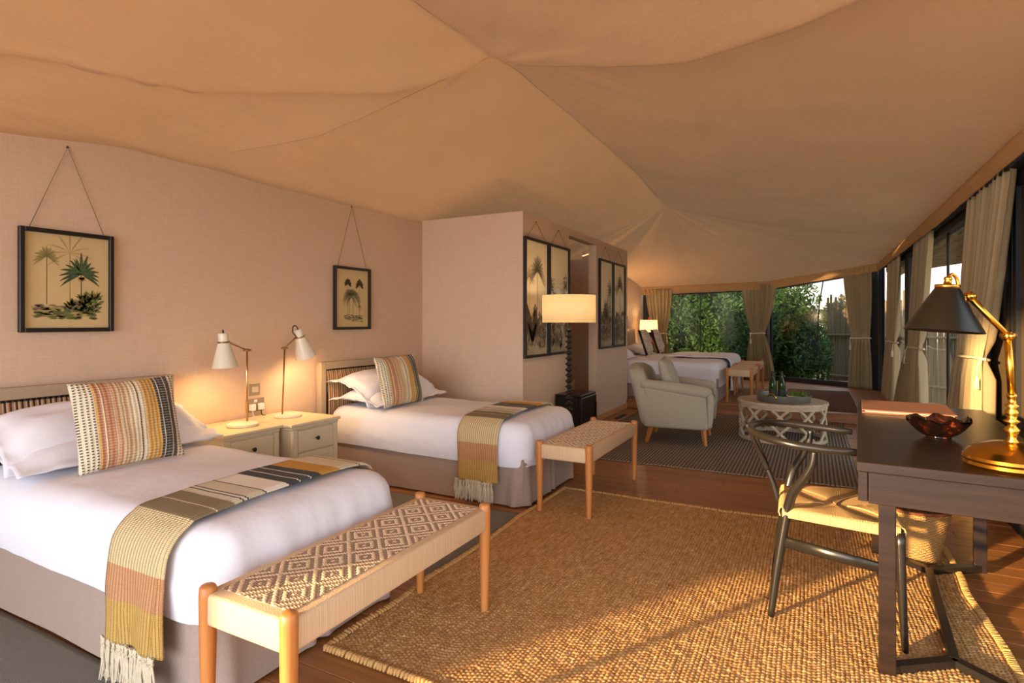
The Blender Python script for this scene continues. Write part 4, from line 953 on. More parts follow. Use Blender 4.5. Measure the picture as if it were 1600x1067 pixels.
fr_ = thing('mini_fridge', 'black mini fridge against the box wall behind the floor lamp', 'fridge', (BX+.015, 5.52, 0))
obj('cabinet', B(0, .25, 0, .46, .015, .47, bev=.008, seg=2), FRIDGE, fr_); obj('top', B(-.0, .285, -.003, .463, .471, .495, bev=.006), FRIDGE, fr_)
dd = obj('door', B(.253, .292, 0, .46, .03, .468, bev=.008, seg=2), FRIDGE, fr_); obj('door_handle', B(.292, .30, .43, .45, .2, .38, bev=.003), FRIDGE, dd)
for x in (.03, .22):
    for y in (.04, .42): obj('foot', L([(0, 0), (.015, 0), (.015, .016), (0, .016)], 10, c=(x, y, 0)), BLACK, fr_)
WICK = None
def wicker_mat(name, a, b_, rim=None):
    b = NB(name); v = b.coord('Object', (1, 1, 1)); t = b.n('ShaderNodeTexCoord'); s = b.n('ShaderNodeSeparateXYZ'); b.l(t.outputs['UV'], s.inputs[0])
    u = b.math('SINE', b.math('MULTIPLY', s.outputs[0], 6.283*44)); w = b.math('SINE', b.math('MULTIPLY', s.outputs[1], 6.283*34)); h = b.math('MULTIPLY', u, w)
    k = b.mix(b.math('MULTIPLY', b.math('ADD', h, 1.), .5), lin(a), lin(b_)); k = b.mix(b.math('MULTIPLY', b.noise(v, 9, 3), .4), k, lin(a)); b.bump(h, .9, .004); return b.fin(k, .6)
WICK = wicker_mat('woven cane', (150, 104, 56), (222, 180, 112)); RIMW = plain('dark cane rim', (122, 66, 34), .6, vary=.2, nscale=60, bump=.5)
def basket(label, loc, r0, r1, h, m, rimm, ns_=40):
    t = thing('wicker_basket', label, 'basket', loc)
    def f(u, v):
        a = u*2*PI; q = lerp(r0, r1, v**.8)+.003*math.sin(a*22+(0 if int(v*30) % 2 else PI)); return (q*math.cos(a), q*math.sin(a), .004+h*v)
    w = grid('woven_wall', 132, 31, f, m, t, closed_u=True); solid(w, .006)
    obj('base', L([(0, 0), (r0, 0), (r0, .008), (0, .008)], 28), m, t)
    bm = bmesh.new(); pts = []
    for k in range(97): a = k/96*2*PI; pts.append((r1*math.cos(a)+.004*math.cos(a)*math.sin(a*36), r1*math.sin(a), h+.005+.005*math.cos(a*36)))
    tube(bm, pts, .007, n=6, caps=False); tube(bm, [(x, y, 2*(h+.005)-z_) for x, y, z_ in pts], .007, n=6, caps=False); obj('rim', bm, rimm, t, smooth=True); return t
basket('round wicker waste basket with dark rim on the floor under the desk', (.475, 3.64, .012), .095, .155, .27, WICK, RIMW)
SEAG = wicker_mat('seagrass weave', (150, 136, 84), (196, 178, 116)); basket('green seagrass basket with tan rim in the box doorway', (-2.86, 6.72, 0), .17, .20, .50, SEAG, plain('tan rim', (206, 150, 90), .7, vary=.1, bump=.3))
ln = thing('lantern', 'small black lantern standing in the box doorway behind the fridge', 'lantern', (-2.66, 6.2, 0))
obj('body', L([(0, 0), (.05, 0), (.05, .02), (.04, .03), (.04, .42), (.05, .43), (.03, .47), (0, .48)], 12), BLACK, ln, auto=.5); obj('handle', T([(-.04, 0, .46), (-.03, 0, .53), (0, 0, .56), (.03, 0, .53), (.04, 0, .46)], .008, n=6, sm=3), BLACK, ln, smooth=True)

fv = thing('floor_vent', 'narrow dark floor vent by the baseboard at the far end of the box wall', 'vent', (-2.24, 7.35, .0005)); obj('grille', B(-.03, .03, -.2, .2, 0, .004), BLACK, fv)
for k in range(9): obj('slat', B(-.028, .028, -.19+k*.045, -.18+k*.045, .0045, .006), KNOB, fv)
# ================================================================= RUGS
b = NB('jute boucle'); v = b.coord(); n1 = b.noise(b.coord('Object', (14, 3, 1)), 1.0, 4, .6); n2 = b.noise(v, 130, 3, .7); n3 = b.noise(b.coord('Object', (50, 12, 1)), 1, 3)
k = b.ramp(b.math('ADD', b.math('MULTIPLY', n2, .6), b.math('MULTIPLY', n3, .4)), [(.34, lin((140, 98, 54))), (.5, lin((186, 140, 86))), (.66, lin((220, 182, 128)))]); k = b.mix(b.math('MULTIPLY', n1, .35), k, lin((158, 112, 62))); b.bump(n2, .6, .004); JUTE = b.fin(k, .95, Specular_IOR_Level=.2)
jx0, jx1, jy0, jy1 = -1.635, .635, 1.60, 3.955
nu, nv = 620, 640; uu, vv = np.meshgrid(np.linspace(0, 1, nu), np.linspace(0, 1, nv))
X = jx0+(jx1-jx0)*uu; Y = jy0+(jy1-jy0)*vv
rs = np.random.RandomState(2); pc = .0155
def vnoise(x, y, seed):
    q = np.random.RandomState(seed).rand(256, 256); xi = np.floor(x).astype(int); yi = np.floor(y).astype(int); fx = x-xi; fy = y-yi; fx = fx*fx*(3-2*fx); fy = fy*fy*(3-2*fy); g = lambda a, b_: q[(xi+a) % 256, (yi+b_) % 256]
    return (g(0, 0)*(1-fx)+g(1, 0)*fx)*(1-fy)+(g(0, 1)*(1-fx)+g(1, 1)*fx)*fy
ph = vnoise(X*6, Y*2, 1)*1.6
rowi = np.floor(X/pc+ph*.4); sx_ = np.abs(np.sin(PI*(X/pc+ph*.4))); yy_ = Y/.0185+(rowi % 2)*.5+vnoise(rowi*.73+.5, Y*5, 3)*.9; sy_ = np.abs(np.sin(PI*yy_))
bead = vnoise(rowi*1.37+.5, np.floor(yy_)*1.91+.5, 9)
Zr = .010+.0068*sx_**.6*(.02+.98*sy_**.7)*(.55+.6*bead)+.003*vnoise(X*60, Y*60, 5)+.003*vnoise(X*9, Y*9, 6)
edge = np.minimum(np.minimum(uu, 1-uu)*(jx1-jx0), np.minimum(vv, 1-vv)*(jy1-jy0)); Zr *= np.clip(edge/.015, 0.12, 1)
wob = (vnoise(Y*4, Y*0+.5, 7)-.5)*.035; X2 = X+wob*(np.abs(uu-.5)*2)**2; Y2 = Y+(vnoise(X*4, X*0+.5, 8)-.5)*.04*(np.abs(vv-.5)*2)**2
jute = thing('jute_rug', 'large chunky golden jute rug in front of the beds and desk', 'rug', (0, 0, 0)); npgrid('woven_pile', X2, Y2, Zr, JUTE, jute)
bm = bmesh.new(); r = random.Random(4)
for (ax, fx_) in (('x', 0), ('y', 0), ('y', 1), ('x', 1)):
    N_ = 150
    for k in range(N_):
        i = int(k/(N_-1)*(nv-1 if ax == 'x' else nu-1)); rr, cc = (i, 0 if fx_ == 0 else nu-1) if ax == 'x' else (0 if fx_ == 0 else nv-1, i)
        x, y = X2[rr, cc], Y2[rr, cc]; dx, dy = ((-1 if fx_ == 0 else 1), 0) if ax == 'x' else (0, (-1 if fx_ == 0 else 1)); j_ = r.uniform(-.004, .004)
        tube(bm, [(x-dx*.016, y-dy*.016, .018), (x+dx*.006+j_*abs(dy), y+dy*.006+j_*abs(dx), .019+r.uniform(-.002, .002)), (x+dx*.016, y+dy*.016, .008)], [.006, .0095, .005], n=6)
tag(obj('looped_border', bm, RUGEDGE, jute, smooth=True), kind='stuff')
def flat_rug(name, label, x0, x1, y0, y1, z, m, cat='rug', th=.008, wob=.01, seed=1, n=60, edge=None):
    t = thing(name, label, cat, (x0, y0, z))
    def f(u, v): return ((x1-x0)*u+wob*nz(v*5, seed)*(abs(u-.5)*2)**3, (y1-y0)*v+wob*nz(u*5, seed+3)*(abs(v-.5)*2)**3, th+.0015*nz(u*8, v*8, seed))
    o = grid('woven_field', n, n, f, m, t); solid(o, th-.001, 1 if False else -1)
    if edge:
        bm = bmesh.new(); N_ = int((x1-x0)/.035)
        for k in range(N_):
            for v in (0, 1): q = Vector(f((k+.5)/N_, v)); s = -1 if v == 0 else 1; tube(bm, [q+Vector((-.008, -s*.004, 0)), q+Vector((-.008, s*.012, .002)), q+Vector((.008, s*.012, .002)), q+Vector((.008, -s*.004, 0))], .0035, n=5)
        tag(obj('stitched_edge', bm, edge, t), kind='stuff')
    return t
def ribmat(name, a, b_, sx, sy, wx=.5):
    b = NB(name); v = b.coord('Object'); s1 = b.wave(v, sx/6.283*2, 'X'); s2 = b.wave(v, sy/6.283*2, 'Y'); n = b.noise(v, 20, 3)
    h = b.math('MULTIPLY', s1, b.math('ADD', .35, b.math('MULTIPLY', s2, .65))); k = b.mix(h, lin(a), lin(b_)); k = b.mix(b.math('MULTIPLY', n, .35), k, lin(a)); b.bump(h, .7, .006); return b.fin(k, .95, Specular_IOR_Level=.15)
LIVR = ribmat('ribbed grey brown flatweave', (88, 76, 66), (186, 168, 146), 34, 60)
flat_rug('living_rug', 'grey-brown ribbed flatweave rug under the armchair and round table', -2.14, .33, 4.99, 8.02, 0, LIVR, edge=plain('rug edge stitch', (190, 170, 140), .9), n=80)
GREYR = ribmat('grey herringbone flatweave', (126, 123, 115), (152, 148, 139), 200, 200)
flat_rug('runner_rug', 'grey herringbone rug on the floor between the two twin beds', -3.0, -1.65, 2.28, 3.31, 0, GREYR)
flat_rug('runner_rug', 'grey rug on the floor this side of the nearest bed, bottom left', -3.4, -1.72, -.35, 1.16, 0, GREYR, seed=4)
def kilim(name, cols, sc):
    b = NB(name); x = objc(b, 0, sc); y = objc(b, 1, sc); d = b.math('ADD', b.math('ABSOLUTE', b.math('SUBTRACT', frac(b, x), .5)), b.math('ABSOLUTE', b.math('SUBTRACT', frac(b, y), .5)))
    k = b.ramp(frac(b, b.math('MULTIPLY', d, 2.)), [(i/len(cols), lin(c)) for i, c in enumerate(cols)], 'CONSTANT'); b.bump(b.noise(b.coord(), 120, 2), .3, .003); return b.fin(k, .95)
flat_rug('patterned_rug', 'red and dark zigzag patterned rug beside the far bed', -2.95, -1.5, 8.19, 8.80, PH, kilim('red kilim', [(116, 44, 30), (170, 96, 60), (50, 34, 30), (190, 150, 110)], 5.))
flat_rug('jute_mat', 'tan woven mat under the two far benches', -1.28, -.50, 8.24, 10.9, PH, ribmat('tan flatweave', (150, 112, 78), (206, 168, 126), 40, 40), th=.012)
flat_rug('brown_mat', 'brown ribbed mat on the raised floor under the end window', -.36, .52, 8.28, 10.7, PH, ribmat('brown flatweave', (92, 62, 48), (160, 122, 98), 40, 40), th=.009)

# ================================================================= ARMCHAIR
ac = thing('armchair', 'grey-green upholstered armchair with rolled arms and oak legs on the ribbed rug', 'armchair', (-1.24, 6.22, .0095), math.radians(5))
# local: front +x, width y; origin at centre of base
AWd = .72
def soft(name, x0, x1, y0, y1, z0, z1, r_, m, parent, infl=.012, sub=True, shear=None, seg=4):
    bm = B(x0, x1, y0, y1, z0, z1, bev=r_, seg=seg); bmesh.ops.subdivide_edges(bm, edges=[e for e in bm.edges if e.calc_length() > .12], cuts=4, use_grid_fill=True)
    cx, cy, cz = (x0+x1)/2, (y0+y1)/2, (z0+z1)/2
    for v_ in bm.verts:
        q = v_.co; u, v, w = (q.x-cx)/(x1-x0)*2, (q.y-cy)/(y1-y0)*2, (q.z-cz)/(z1-z0)*2
        q.x += (1-v*v)*(1-w*w)*infl*(1 if u > 0 else -1)*(abs(u) > .5); q.y += (1-u*u)*(1-w*w)*infl*(1 if v > 0 else -1)*(abs(v) > .5); q.z += (1-v*v)*(1-u*u)*infl*(1 if w > 0 else -1)*(abs(w) > .5)
        if shear: shear(q)
    return obj(name, bm, m, parent, smooth=True)
hw = AWd/2
def body_sh(q):
    if q.x < 0: q.x -= .0
soft('seat_base', -.28, .29, -hw+.045, hw-.045, .17, .34, .03, ARMC, ac, .004)
def back_sh(q):   # reclined back with curved side wings
    t = (q.z-.17)/.66; q.x -= .17*t+.02*t*t; q.x += .05*(abs(q.y)/hw)**3*t; q.z -= .06*(abs(q.y)/hw)**3*(t > .7)
soft('backrest', -.36, -.19, -hw+.01, hw-.01, .17, .785, .055, ARMC, ac, .012, shear=back_sh)
def arm_sh(side):
    def f(q):
        t = max(0, (q.z-.17)/.42); q.z += (-.10*((q.x+.28)/.6)+.03*max(0, -q.x/.28)) * min(1, t*1.3)*.55
        if q.x > .1: q.x -= .055*max(0, 1-t)*0+.02*t
        q.y += side*.025*max(0, t-.7)/.3
    return f
for s in (-1, 1):
    a = soft('arm_panel', -.33, .30, min(s*hw, s*(hw-.085)), max(s*hw, s*(hw-.085)), .165, .55, .025, ARMC, ac, .005, shear=arm_sh(s))
    pts = [(-.36, s*(hw-.035), .60), (-.2, s*(hw-.035), .588), (0, s*(hw-.035), .568), (.2, s*(hw-.035), .545), (.285, s*(hw-.035), .528), (.305, s*(hw-.035), .515)]
    obj('arm_roll', T(pts, [.05, .056, .060, .062, .062, .045], n=16, sm=3), ARMC, ac, smooth=True)
    obj('arm_front_scroll', T([(.30, s*(hw-.04), .54), (.318, s*(hw-.043), .47), (.318, s*(hw-.043), .3), (.31, s*(hw-.043), .19)], [.03, .036, .030, .024], n=10, sm=3), ARMC, ac, smooth=True)
soft('seat_cushion', -.22, .33, -hw+.095, hw-.095, .33, .46, .04, ARMC, ac, .018)
obj('cushion_piping', T([(.338, -hw+.11, .452), (.345, 0, .458), (.338, hw-.11, .452)], .006, n=6, sm=4), ARMC, ac, smooth=True)
for x, y, fx_ in ((.25, -hw+.07, .02), (.25, hw-.07, .02), (-.26, -hw+.07, -.05), (-.26, hw-.07, -.05)):
    obj('leg', T([(x+fx_, y, 0), (x, y, .175)], [.018, .028], n=4), OAK, ac)
bc = pillow('back_cushion', .46, .42, .17, ARMC, None, seed=4, puff=.5, n=24); bc.location = (-1.43, 6.20, .645); bc.rotation_euler = face_rot(math.radians(5), .30, .05); tag(bc, 'loose grey-green cushion leaning against the armchair back', 'cushion')

# ================================================================= COFFEE TABLE, TRAY, BOTTLES, BOWL
WASH = wood('whitewashed wood', (168, 148, 120), (208, 190, 160), 'X', .7, 1); 
ct = thing('coffee_table', 'round whitewashed coffee table with carved lattice drum sides', 'table', (-.29, 6.79, .009)); R = .43; Ht = .405
obj('tabletop', L([(0, Ht-.03), (R+.012, Ht-.03), (R+.015, Ht-.012), (R+.006, Ht), (0, Ht)], 56), WASH, ct, auto=.6)
obj('bottom_ring', L([(R-.03, 0), (R+.004, 0), (R+.004, .035), (R-.03, .035), (R-.03, 0)], 56), WASH, ct, auto=.6)
obj('top_ring', L([(R-.03, Ht-.065), (R+.002, Ht-.065), (R+.002, Ht-.032), (R-.03, Ht-.032), (R-.03, Ht-.065)], 56), WASH, ct, auto=.6)
nrep = 10; z0_, z1_ = .025, Ht-.05
bm = bmesh.new()
def ogee(t): # -1..1
    q = (t*2) % 1; return (1 if q < .5 else -1)*1
for k in range(nrep):
    for s in (-1, 1):
        pts = []
        for i in range(37):
            t = i/36; w = math.sin(t*2*PI*1.0+PI/2); w = math.copysign(abs(w)**.75, w)+.22*math.sin(t*2*PI*3+PI/2)*0; w += .18*math.cos(t*2*PI*3)
            a = (k+.5+s*.25*w)/nrep*2*PI; pts.append(((R-.014)*math.cos(a), (R-.014)*math.sin(a), lerp(z0_, z1_, t)))
        tube(bm, pts, .019, n=6, caps=False, flat=.85)
tag(obj('lattice', bm, WASH, ct, smooth=True), kind='stuff')
ZINC = plain('galvanised metal', (122, 122, 114), .45, .6, .2, 18, .05)
ty = thing('tray', 'round grey zinc tray with brass ring handles on the coffee table', 'tray', (-.27, 6.67, Ht+.010))
obj('pan', L([(0, 0), (.25, 0), (.255, .006), (.262, .075), (.256, .078), (.25, .010), (0, .007)], 48), ZINC, ty, auto=.6)
for a in (-1.95, 1.2):
    c_ = Vector((.262*math.cos(a), .262*math.sin(a), .045)); tdir = Vector((-math.sin(a), math.cos(a), 0)); n_ = Vector((math.cos(a), math.sin(a), 0))
    pts = [c_+tdir*.05*math.cos(q)+Vector((0, 0, .055*math.sin(q)))+n_*.012 for q in np.linspace(0, PI, 12)]; obj('handle', T(pts, .006, n=8), BRASS, ty, smooth=True)
b = NB('green bottle glass'); GLG = b.fin((.03, .10, .02), .06, Transmission_Weight=.7, IOR=1.45)
LABEL = plain('bottle foil', (30, 40, 22), .4, .3)
def bottle(label, loc):
    t = thing('wine_bottle', label, 'bottle', loc, 0, 'green bottles on the tray')
    obj('glass_body', L([(0, .004), (.03, 0), (.037, .006), (.037, .17), (.034, .195), (.016, .235), (.0135, .25), (.0135, .30), (.016, .302), (.016, .31), (0, .311)], 20), GLG, t, smooth=True)
    obj('foil_neck', L([(.0148, .255), (.0148, .299), (.0148, .2995)], 16), LABEL, t, smooth=True)
    obj('label_band', L([(.0376, .055), (.0376, .12)], 20), plain('dark bottle label %d' % len(bpy.data.materials), (38, 48, 28), .7), t, smooth=True); return t
bo = bottle('left green glass bottle standing in the zinc tray', (-.37, 6.62, Ht+.018)); dup(bo, loc=(-.285, 6.64, Ht+.018), label='right green glass bottle standing in the zinc tray')
pb = thing('planted_bowl', 'white bowl of leafy green succulents in the zinc tray', 'plant', (-.14, 6.66, Ht+.018))
obj('bowl', L([(0, 0), (.06, 0), (.09, .03), (.105, .06), (.10, .06), (.085, .035), (0, .03)], 28), PLASTIC, pb, smooth=True)
bm = bmesh.new(); r = random.Random(3)
for k in range(90):
    x, y = r.gauss(0, .035), r.gauss(0, .035); a = r.uniform(0, 2*PI); q = Vector((math.cos(a)*.04, math.sin(a)*.04, .05)); p = Vector((x, y, .045)); s = Vector((-math.sin(a), math.cos(a), 0))*.008; tip = p+q*r.uniform(.8, 1.4)
    vs_ = [bm.verts.new(v_) for v_ in (p-s, p+s, p+q*.5+s, tip, p+q*.5-s)]; bm.faces.new(vs_)
tag(obj('leaves', bm, plain('succulent green', (96, 132, 48), .5, vary=.3, nscale=20), pb), kind='stuff')

# ================================================================= FAR BED
fb = thing('far_bed', 'wide white bed on the raised floor at the far end, benches at its foot', 'bed', (-2.95, 8.46, PH)); Lf, Wf = 1.80, 2.0
drape('bed_skirt', .05, Lf-.02, .02, Wf-.02, .33, .01, SKIRT, fb, rc=.03, top=False, wave=lambda s, t, p: .006*nz(s*3, t)+.004*math.sin(s*30)*t, step=.03)
drape('fitted_cover', .04, Lf, 0, Wf, .56, .21, WHITE, fb, rc=.12, rb=.10, wave=ring_wave(.008, 2, 3), topf=lambda x, y: .012*nz(x*3, y*3)-.01*math.exp(-((y-1)/.03)**2), step=.05)
bh = obj('headboard', B(-.04, .04, -.03, Wf+.03, 0, 1.0, bev=.006), BEIGE, fb)
ob = thing('folded_blanket', 'off-white blanket laid across and hanging off the far bed foot', 'blanket', (-2.95, 8.46, PH))
def blf(u, v):
    x = lerp(1.02, 1.78, u) if u < .72 else 0; s = v*1.30
    if u < .72: xx = lerp(.92, 1.76, u/.72); zz = .592+.012*nz(u*4, v*5)
    elif u < .8: q = (u-.72)/.08; xx = 1.76+.10*math.sin(q*PI/2); zz = .592-.10*(1-math.cos(q*PI/2))
    else: q = (u-.8)/.2; xx = 1.862+.02*math.sin(v*26)*q; zz = .492-.40*q
    return (xx, .72+s, zz+(.02*math.sin(PI*min(1, v*1.0)) if u < .72 else 0))
solid(grid('blanket_cloth', 40, 50, blf, WHITE, ob), .012)
fbW = [(-2.72, 8.80), (-2.72, 9.98)]
for i, (x, y) in enumerate(fbW):
    p = pillow('pillow', .42, .72, .17, WHITE, None, flange=.04, seed=i+20); p.location = (x, y, PH+.58); p.rotation_euler = (0, .35, 0); tag(p, ('white pillow at the near side of the far bed', 'white pillow at the far side of the far bed, behind a patterned cushion')[i], 'pillow', 'white pillows on the far bed')
def floral():
    b = NB('grey paisley print'); v = b.coord(); x = b.n('ShaderNodeTexVoronoi'); b.l(v, x.inputs['Vector']); x.inputs['Scale'].default_value = 22; f = frac(b, b.math('MULTIPLY', x.outputs['Distance'], 3.)); n = b.noise(v, 16, 3); return b.fin(b.ramp(b.math('ADD', b.math('MULTIPLY', f, .5), b.math('MULTIPLY', n, .5)), [(.4, _c(150, 130, 112)), (.5, _c(204, 190, 172)), (.62, _c(224, 214, 198))]), .9)
FLO = floral(); DKV = plain('dark velvet edging', (44, 36, 32), .95)
for i, (x, y, l_) in enumerate(((-2.47, 9.42, 'nearer patterned grey cushion with dark edging on the far bed'), (-2.47, 10.22, 'farther patterned grey cushion with dark edging on the far bed, below the lamp'))):
    t = thing('patterned_cushion', l_, 'cushion', (x, y, PH+.785), 0, 'patterned cushions on the far bed'); e_ = face_rot(.1, .3, 0)
    a = pillow('printed_face', .46, .44, .12, FLO, t, seed=i+2, puff=.6, n=20); a.rotation_euler = e_
    c = pillow('dark_back', .462, .442, .02, DKV, t, seed=i+2, puff=.6, n=20); c.rotation_euler = e_; c.location = (-.008, .0, -.0)
tl = thing('table_lamp', 'lit table lamp with white drum shade and red base behind the far bed', 'lamp', (-2.74, 10.78, PH))
obj('side_table', B(-.2, .2, -.19, .19, .0, .56, bev=.01), DARKW, tl) if False else None
RED = plain('red ceramic', (170, 34, 28), .25, bump=0)
nt3 = thing('side_table', 'dark small side table beyond the far bed carrying the lit lamp', 'table', (-2.74, 10.80, PH))
obj('tabletop', B(-.22, .22, -.20, .20, .53, .56, bev=.005), DARKW, nt3)
for x in (-.18, .18):
    for y in (-.16, .16): obj('leg', B(x-.015, x+.015, y-.015, y+.015, 0, .53), DARKW, nt3)
tl.location.z = PH+.562
obj('base', L([(0, 0), (.07, 0), (.08, .02), (.05, .05), (.085, .13), (.09, .19), (.05, .27), (.02, .30), (.02, .33), (0, .33)], 24), RED, tl, smooth=True)
obj('stem', T([(0, 0, .33), (0, 0, .66)], .006, n=8), BRASSD, tl); obj('finial', L([(0, .615), (.012, .62), (.016, .635), (.01, .65), (0, .655)], 10), RED, tl, smooth=True)
obj('shade', L([(.165, .38), (.167, .38), (.160, .605), (.158, .605)], 40), SHADE, tl, smooth=True); lamp_pt(tl, (0, 0, .50), 3)
obj('bulb', L([(0, .42), (.02, .44), (.026, .47), (0, .50)], 12), BULB, tl, smooth=True)
# up-light added to make the lamp glow on the far left wall
ws = thing('added_glow_light', 'small added up-light making the glow on the wall above the far bed head', 'lamp', (-2.99, 9.95, 1.28)); obj('cup', L([(0, 0), (.03, .0), (.04, .08), (.036, .08), (.028, .01), (0, .01)], 16, c=(.05, 0, 0)), BRASSD, ws, smooth=True); obj('bracket', B(0, .03, -.015, .015, .0, .03), BRASSD, ws)
lamp_pt(ws, (.06, 0, .09), 7, .015)

# ================================================================= WISHBONE CHAIR
BLK = plain('black lacquered wood', (34, 30, 26), .28, vary=.1, bump=.03)
wc = thing('wishbone_chair', 'black wishbone chair with curved top rail and woven cord seat, pulled to the desk', 'chair', (.0, 2.84, .017), math.radians(1.5))
# rear legs sweep forward to carry the bow
for s in (-1, 1):
    obj('rear_leg', T([(-.16, s*.205, 0), (-.135, s*.19, .20), (-.105, s*.185, .40), (-.092, s*.19, .47), (-.075, s*.205, .53), (-.035, s*.232, .60), (-.008, s*.25, .66), (.0, s*.255, .715)], [.013, .017, .0185, .019, .0185, .017, .0145, .012], n=12, sm=5), BLK, wc, smooth=True)
    obj('front_leg', T([(.30, s*.272, 0), (.29, s*.262, .25), (.285, s*.255, .44)], [.012, .016, .018], n=12, sm=3), BLK, wc, smooth=True)
    obj('side_stretcher', T([(-.12, s*.188, .315), (.29, s*.258, .285)], [.024, .021], n=8, flat=.42, up=(0, 1, 0)), BLK, wc, smooth=True)
bowp = []
for k in range(25):
    a = lerp(-PI/2, PI/2, k/24); bowp.append((-.02-.235*math.cos(a), .268*math.sin(a), .752-.02*(1-math.cos(a))))
bowp = [(.17, -.24, .722), (.10, -.255, .726), (.04, -.265, .729)]+[Vector(p)+Vector((0, 0, 0)) for p in bowp[1:-1]]+[(.04, .265, .729), (.10, .255, .726), (.17, .24, .722)]
obj('top_rail', T(bowp, [.0135, .0155, .0165]+[.0165]*23+[.0165, .0155, .0135], n=12), BLK, wc, smooth=True)
for s in (-1, 1): bmx = None
spl = bmesh.new(); tube(spl, [(-.135, 0, .42), (-.155, 0, .50), (-.185, 0, .58)], [.016, .015, .014], n=8, flat=.8, sm=3)
for s in (-1, 1): tube(spl, [(-.180, s*.004, .565), (-.205, s*.02, .63), (-.232, s*.06, .70), (-.245, s*.075, .745)], [.012, .011, .010, .010], n=8, sm=4)
obj('wishbone_splat', spl, BLK, wc, smooth=True)
obj('front_stretcher', T([(.288, -.255, .33), (.288, .255, .33)], [.013, .013], n=8), BLK, wc, smooth=True); obj('rear_stretcher', T([(-.11, -.185, .36), (-.11, .185, .36)], .013, n=8), BLK, wc, smooth=True)
SEATC = cord_mat('golden paper cord', (190, 150, 96), (226, 190, 134))
C4 = [Vector((-.115, -.185, .455)), Vector((.29, -.255, .455)), Vector((.29, .255, .455)), Vector((-.115, .185, .455))]; mid = [Vector((.07, -.02, .442)), Vector((.11, .02, .442))]
CA, CB = Vector((.05, 0, .441)), Vector((.13, 0, .441))
bm = bmesh.new()
def rail_strands(p, q, cen0, cen1, n, nrm):
    for k in range(n):
        t = (k+.5)/n; a = p.lerp(q, t); w = 1-abs(2*t-1); tgt = cen0.lerp(cen1, t); d = a.lerp(tgt, w); 
        if (d-a).length < .004: d = a+(tgt-a).normalized()*.006
        tube(bm, [a+nrm*.010+Vector((0, 0, -.036)), a+nrm*.016+Vector((0, 0, -.018)), a+nrm*.011+Vector((0, 0, -.003)), a+Vector((0, 0, .003)), d+Vector((0, 0, .001*(k % 2)))], .0029, n=5, caps=False)
rail_strands(C4[0], C4[1], CA, CB, 76, Vector((-.17, -1, 0)).normalized()); rail_strands(C4[1], C4[2], CB, CB, 90, Vector((1, 0, 0))); rail_strands(C4[2], C4[3], CB, CA, 76, Vector((-.17, 1, 0)).normalized()); rail_strands(C4[3], C4[0], CA, CA, 64, Vector((-1, 0, 0)))
ws_ = obj('woven_seat', bm, SEATC, wc, smooth=True); tag(ws_, kind='stuff')
bm = bmesh.new(); a = [bm.verts.new(c-Vector((0, 0, .002))) for c in C4]; c_ = [bm.verts.new(c-Vector((0, 0, .03))) for c in C4]; m_ = [bm.verts.new(CA-Vector((0, 0, .004))), bm.verts.new(CB-Vector((0, 0, .004)))]
bm.faces.new((a[0], a[1], m_[1], m_[0])); bm.faces.new((a[1], a[2], m_[1])); bm.faces.new((a[2], a[3], m_[0], m_[1])); bm.faces.new((a[3], a[0], m_[0])); bm.faces.new(c_[::-1])
for k in range(4): bm.faces.new((a[k], c_[k], c_[(k+1) % 4], a[(k+1) % 4]))
obj('seat_core', bm, SEATC, wc)

# ================================================================= DESK
dk = thing('desk', 'dark-stained wooden writing desk with slim black legs at right', 'desk', (.49, 3.19, .010), math.radians(-3.5)); dk.scale = (1, 1, .9868)
hx, hy = .30, .865
obj('desktop', B(-hx, hx, -hy, hy, .725, .76, bev=.003), DARKW, dk)
obj('apron_front', B(-hx+.035, hx-.02, -hy+.006, -hy+.026, .615, .7245, bev=.002), DARKW, dk)
obj('apron_back', B(-hx+.035, hx-.02, hy-.026, hy-.006, .615, .7245, bev=.002), DARKW, dk)
obj('side_panel', B(hx-.03, hx-.012, -hy+.027, hy-.027, .615, .7245), DARKW, dk); obj('drawer_bottom', B(-hx+.02, hx-.031, -hy+.027, hy-.027, .6155, .63), DARKW, dk)
for k, (ya, yb) in enumerate(((-hy+.01, -.01), (.01, hy-.01))): obj('drawer', B(-hx+.012, -hx+.031, ya, yb, .63, .718, bev=.003), DARKW, dk)
obj('corner_post', B(-hx+.004, -hx+.033, -hy+.004, -hy+.022, .62, .7245, bev=.002), DARKW, dk)
for s in (-1, 1):
    y = s*(hy-.06) if s < 0 else s*.42
    for x in (-.208, .222):
        obj('leg', B(x-.026, x+.026, y-.018, y+.018, .0, .6145, bev=.003), DARKW, dk)
        bm = bmesh.new(); yv = y-s*.17; bar(bm, (x, y, .0175), (0.0, yv, .0175), .035, .035, (0, 0, 1)); obj('foot_bar', bm, BLACKW, dk)
bm = bmesh.new(); bar(bm, (0, -(hy-.06)+.17, .019), (0, .42-.17, .019), .032, .034, (0, 0, 1)); obj('floor_bar', bm, BLACKW, dk)
zt = .7605
ld = thing('leather_folder', 'flat brown suede folder lying on the far end of the desk', 'folder', (.455, 3.82, zt), math.radians(-3.5))
SUEDE = plain('brown suede', (140, 92, 72), .85, vary=.1, nscale=12, bump=.2)
obj('back_cover', B(-.205, .205, -.225, .225, 0, .006, bev=.002), SUEDE, ld); obj('pages', B(-.19, .195, -.21, .21, .0065, .013), CREAM, ld); obj('front_cover', B(-.205, .205, -.225, .225, .0135, .020, bev=.003), SUEDE, ld)
b = NB('tortoiseshell'); n = b.noise(b.coord(), 14, 4, .6); TORT = b.fin(b.ramp(n, [(.5, _c(14, 7, 6)), (.62, _c(40, 14, 8)), (.74, _c(150, 70, 24))]), .08, Coat_Weight=.6)
bw = thing('shell_bowl', 'small dark glossy tortoiseshell bowl with wavy rim on the desk', 'bowl', (.475, 3.0, zt))
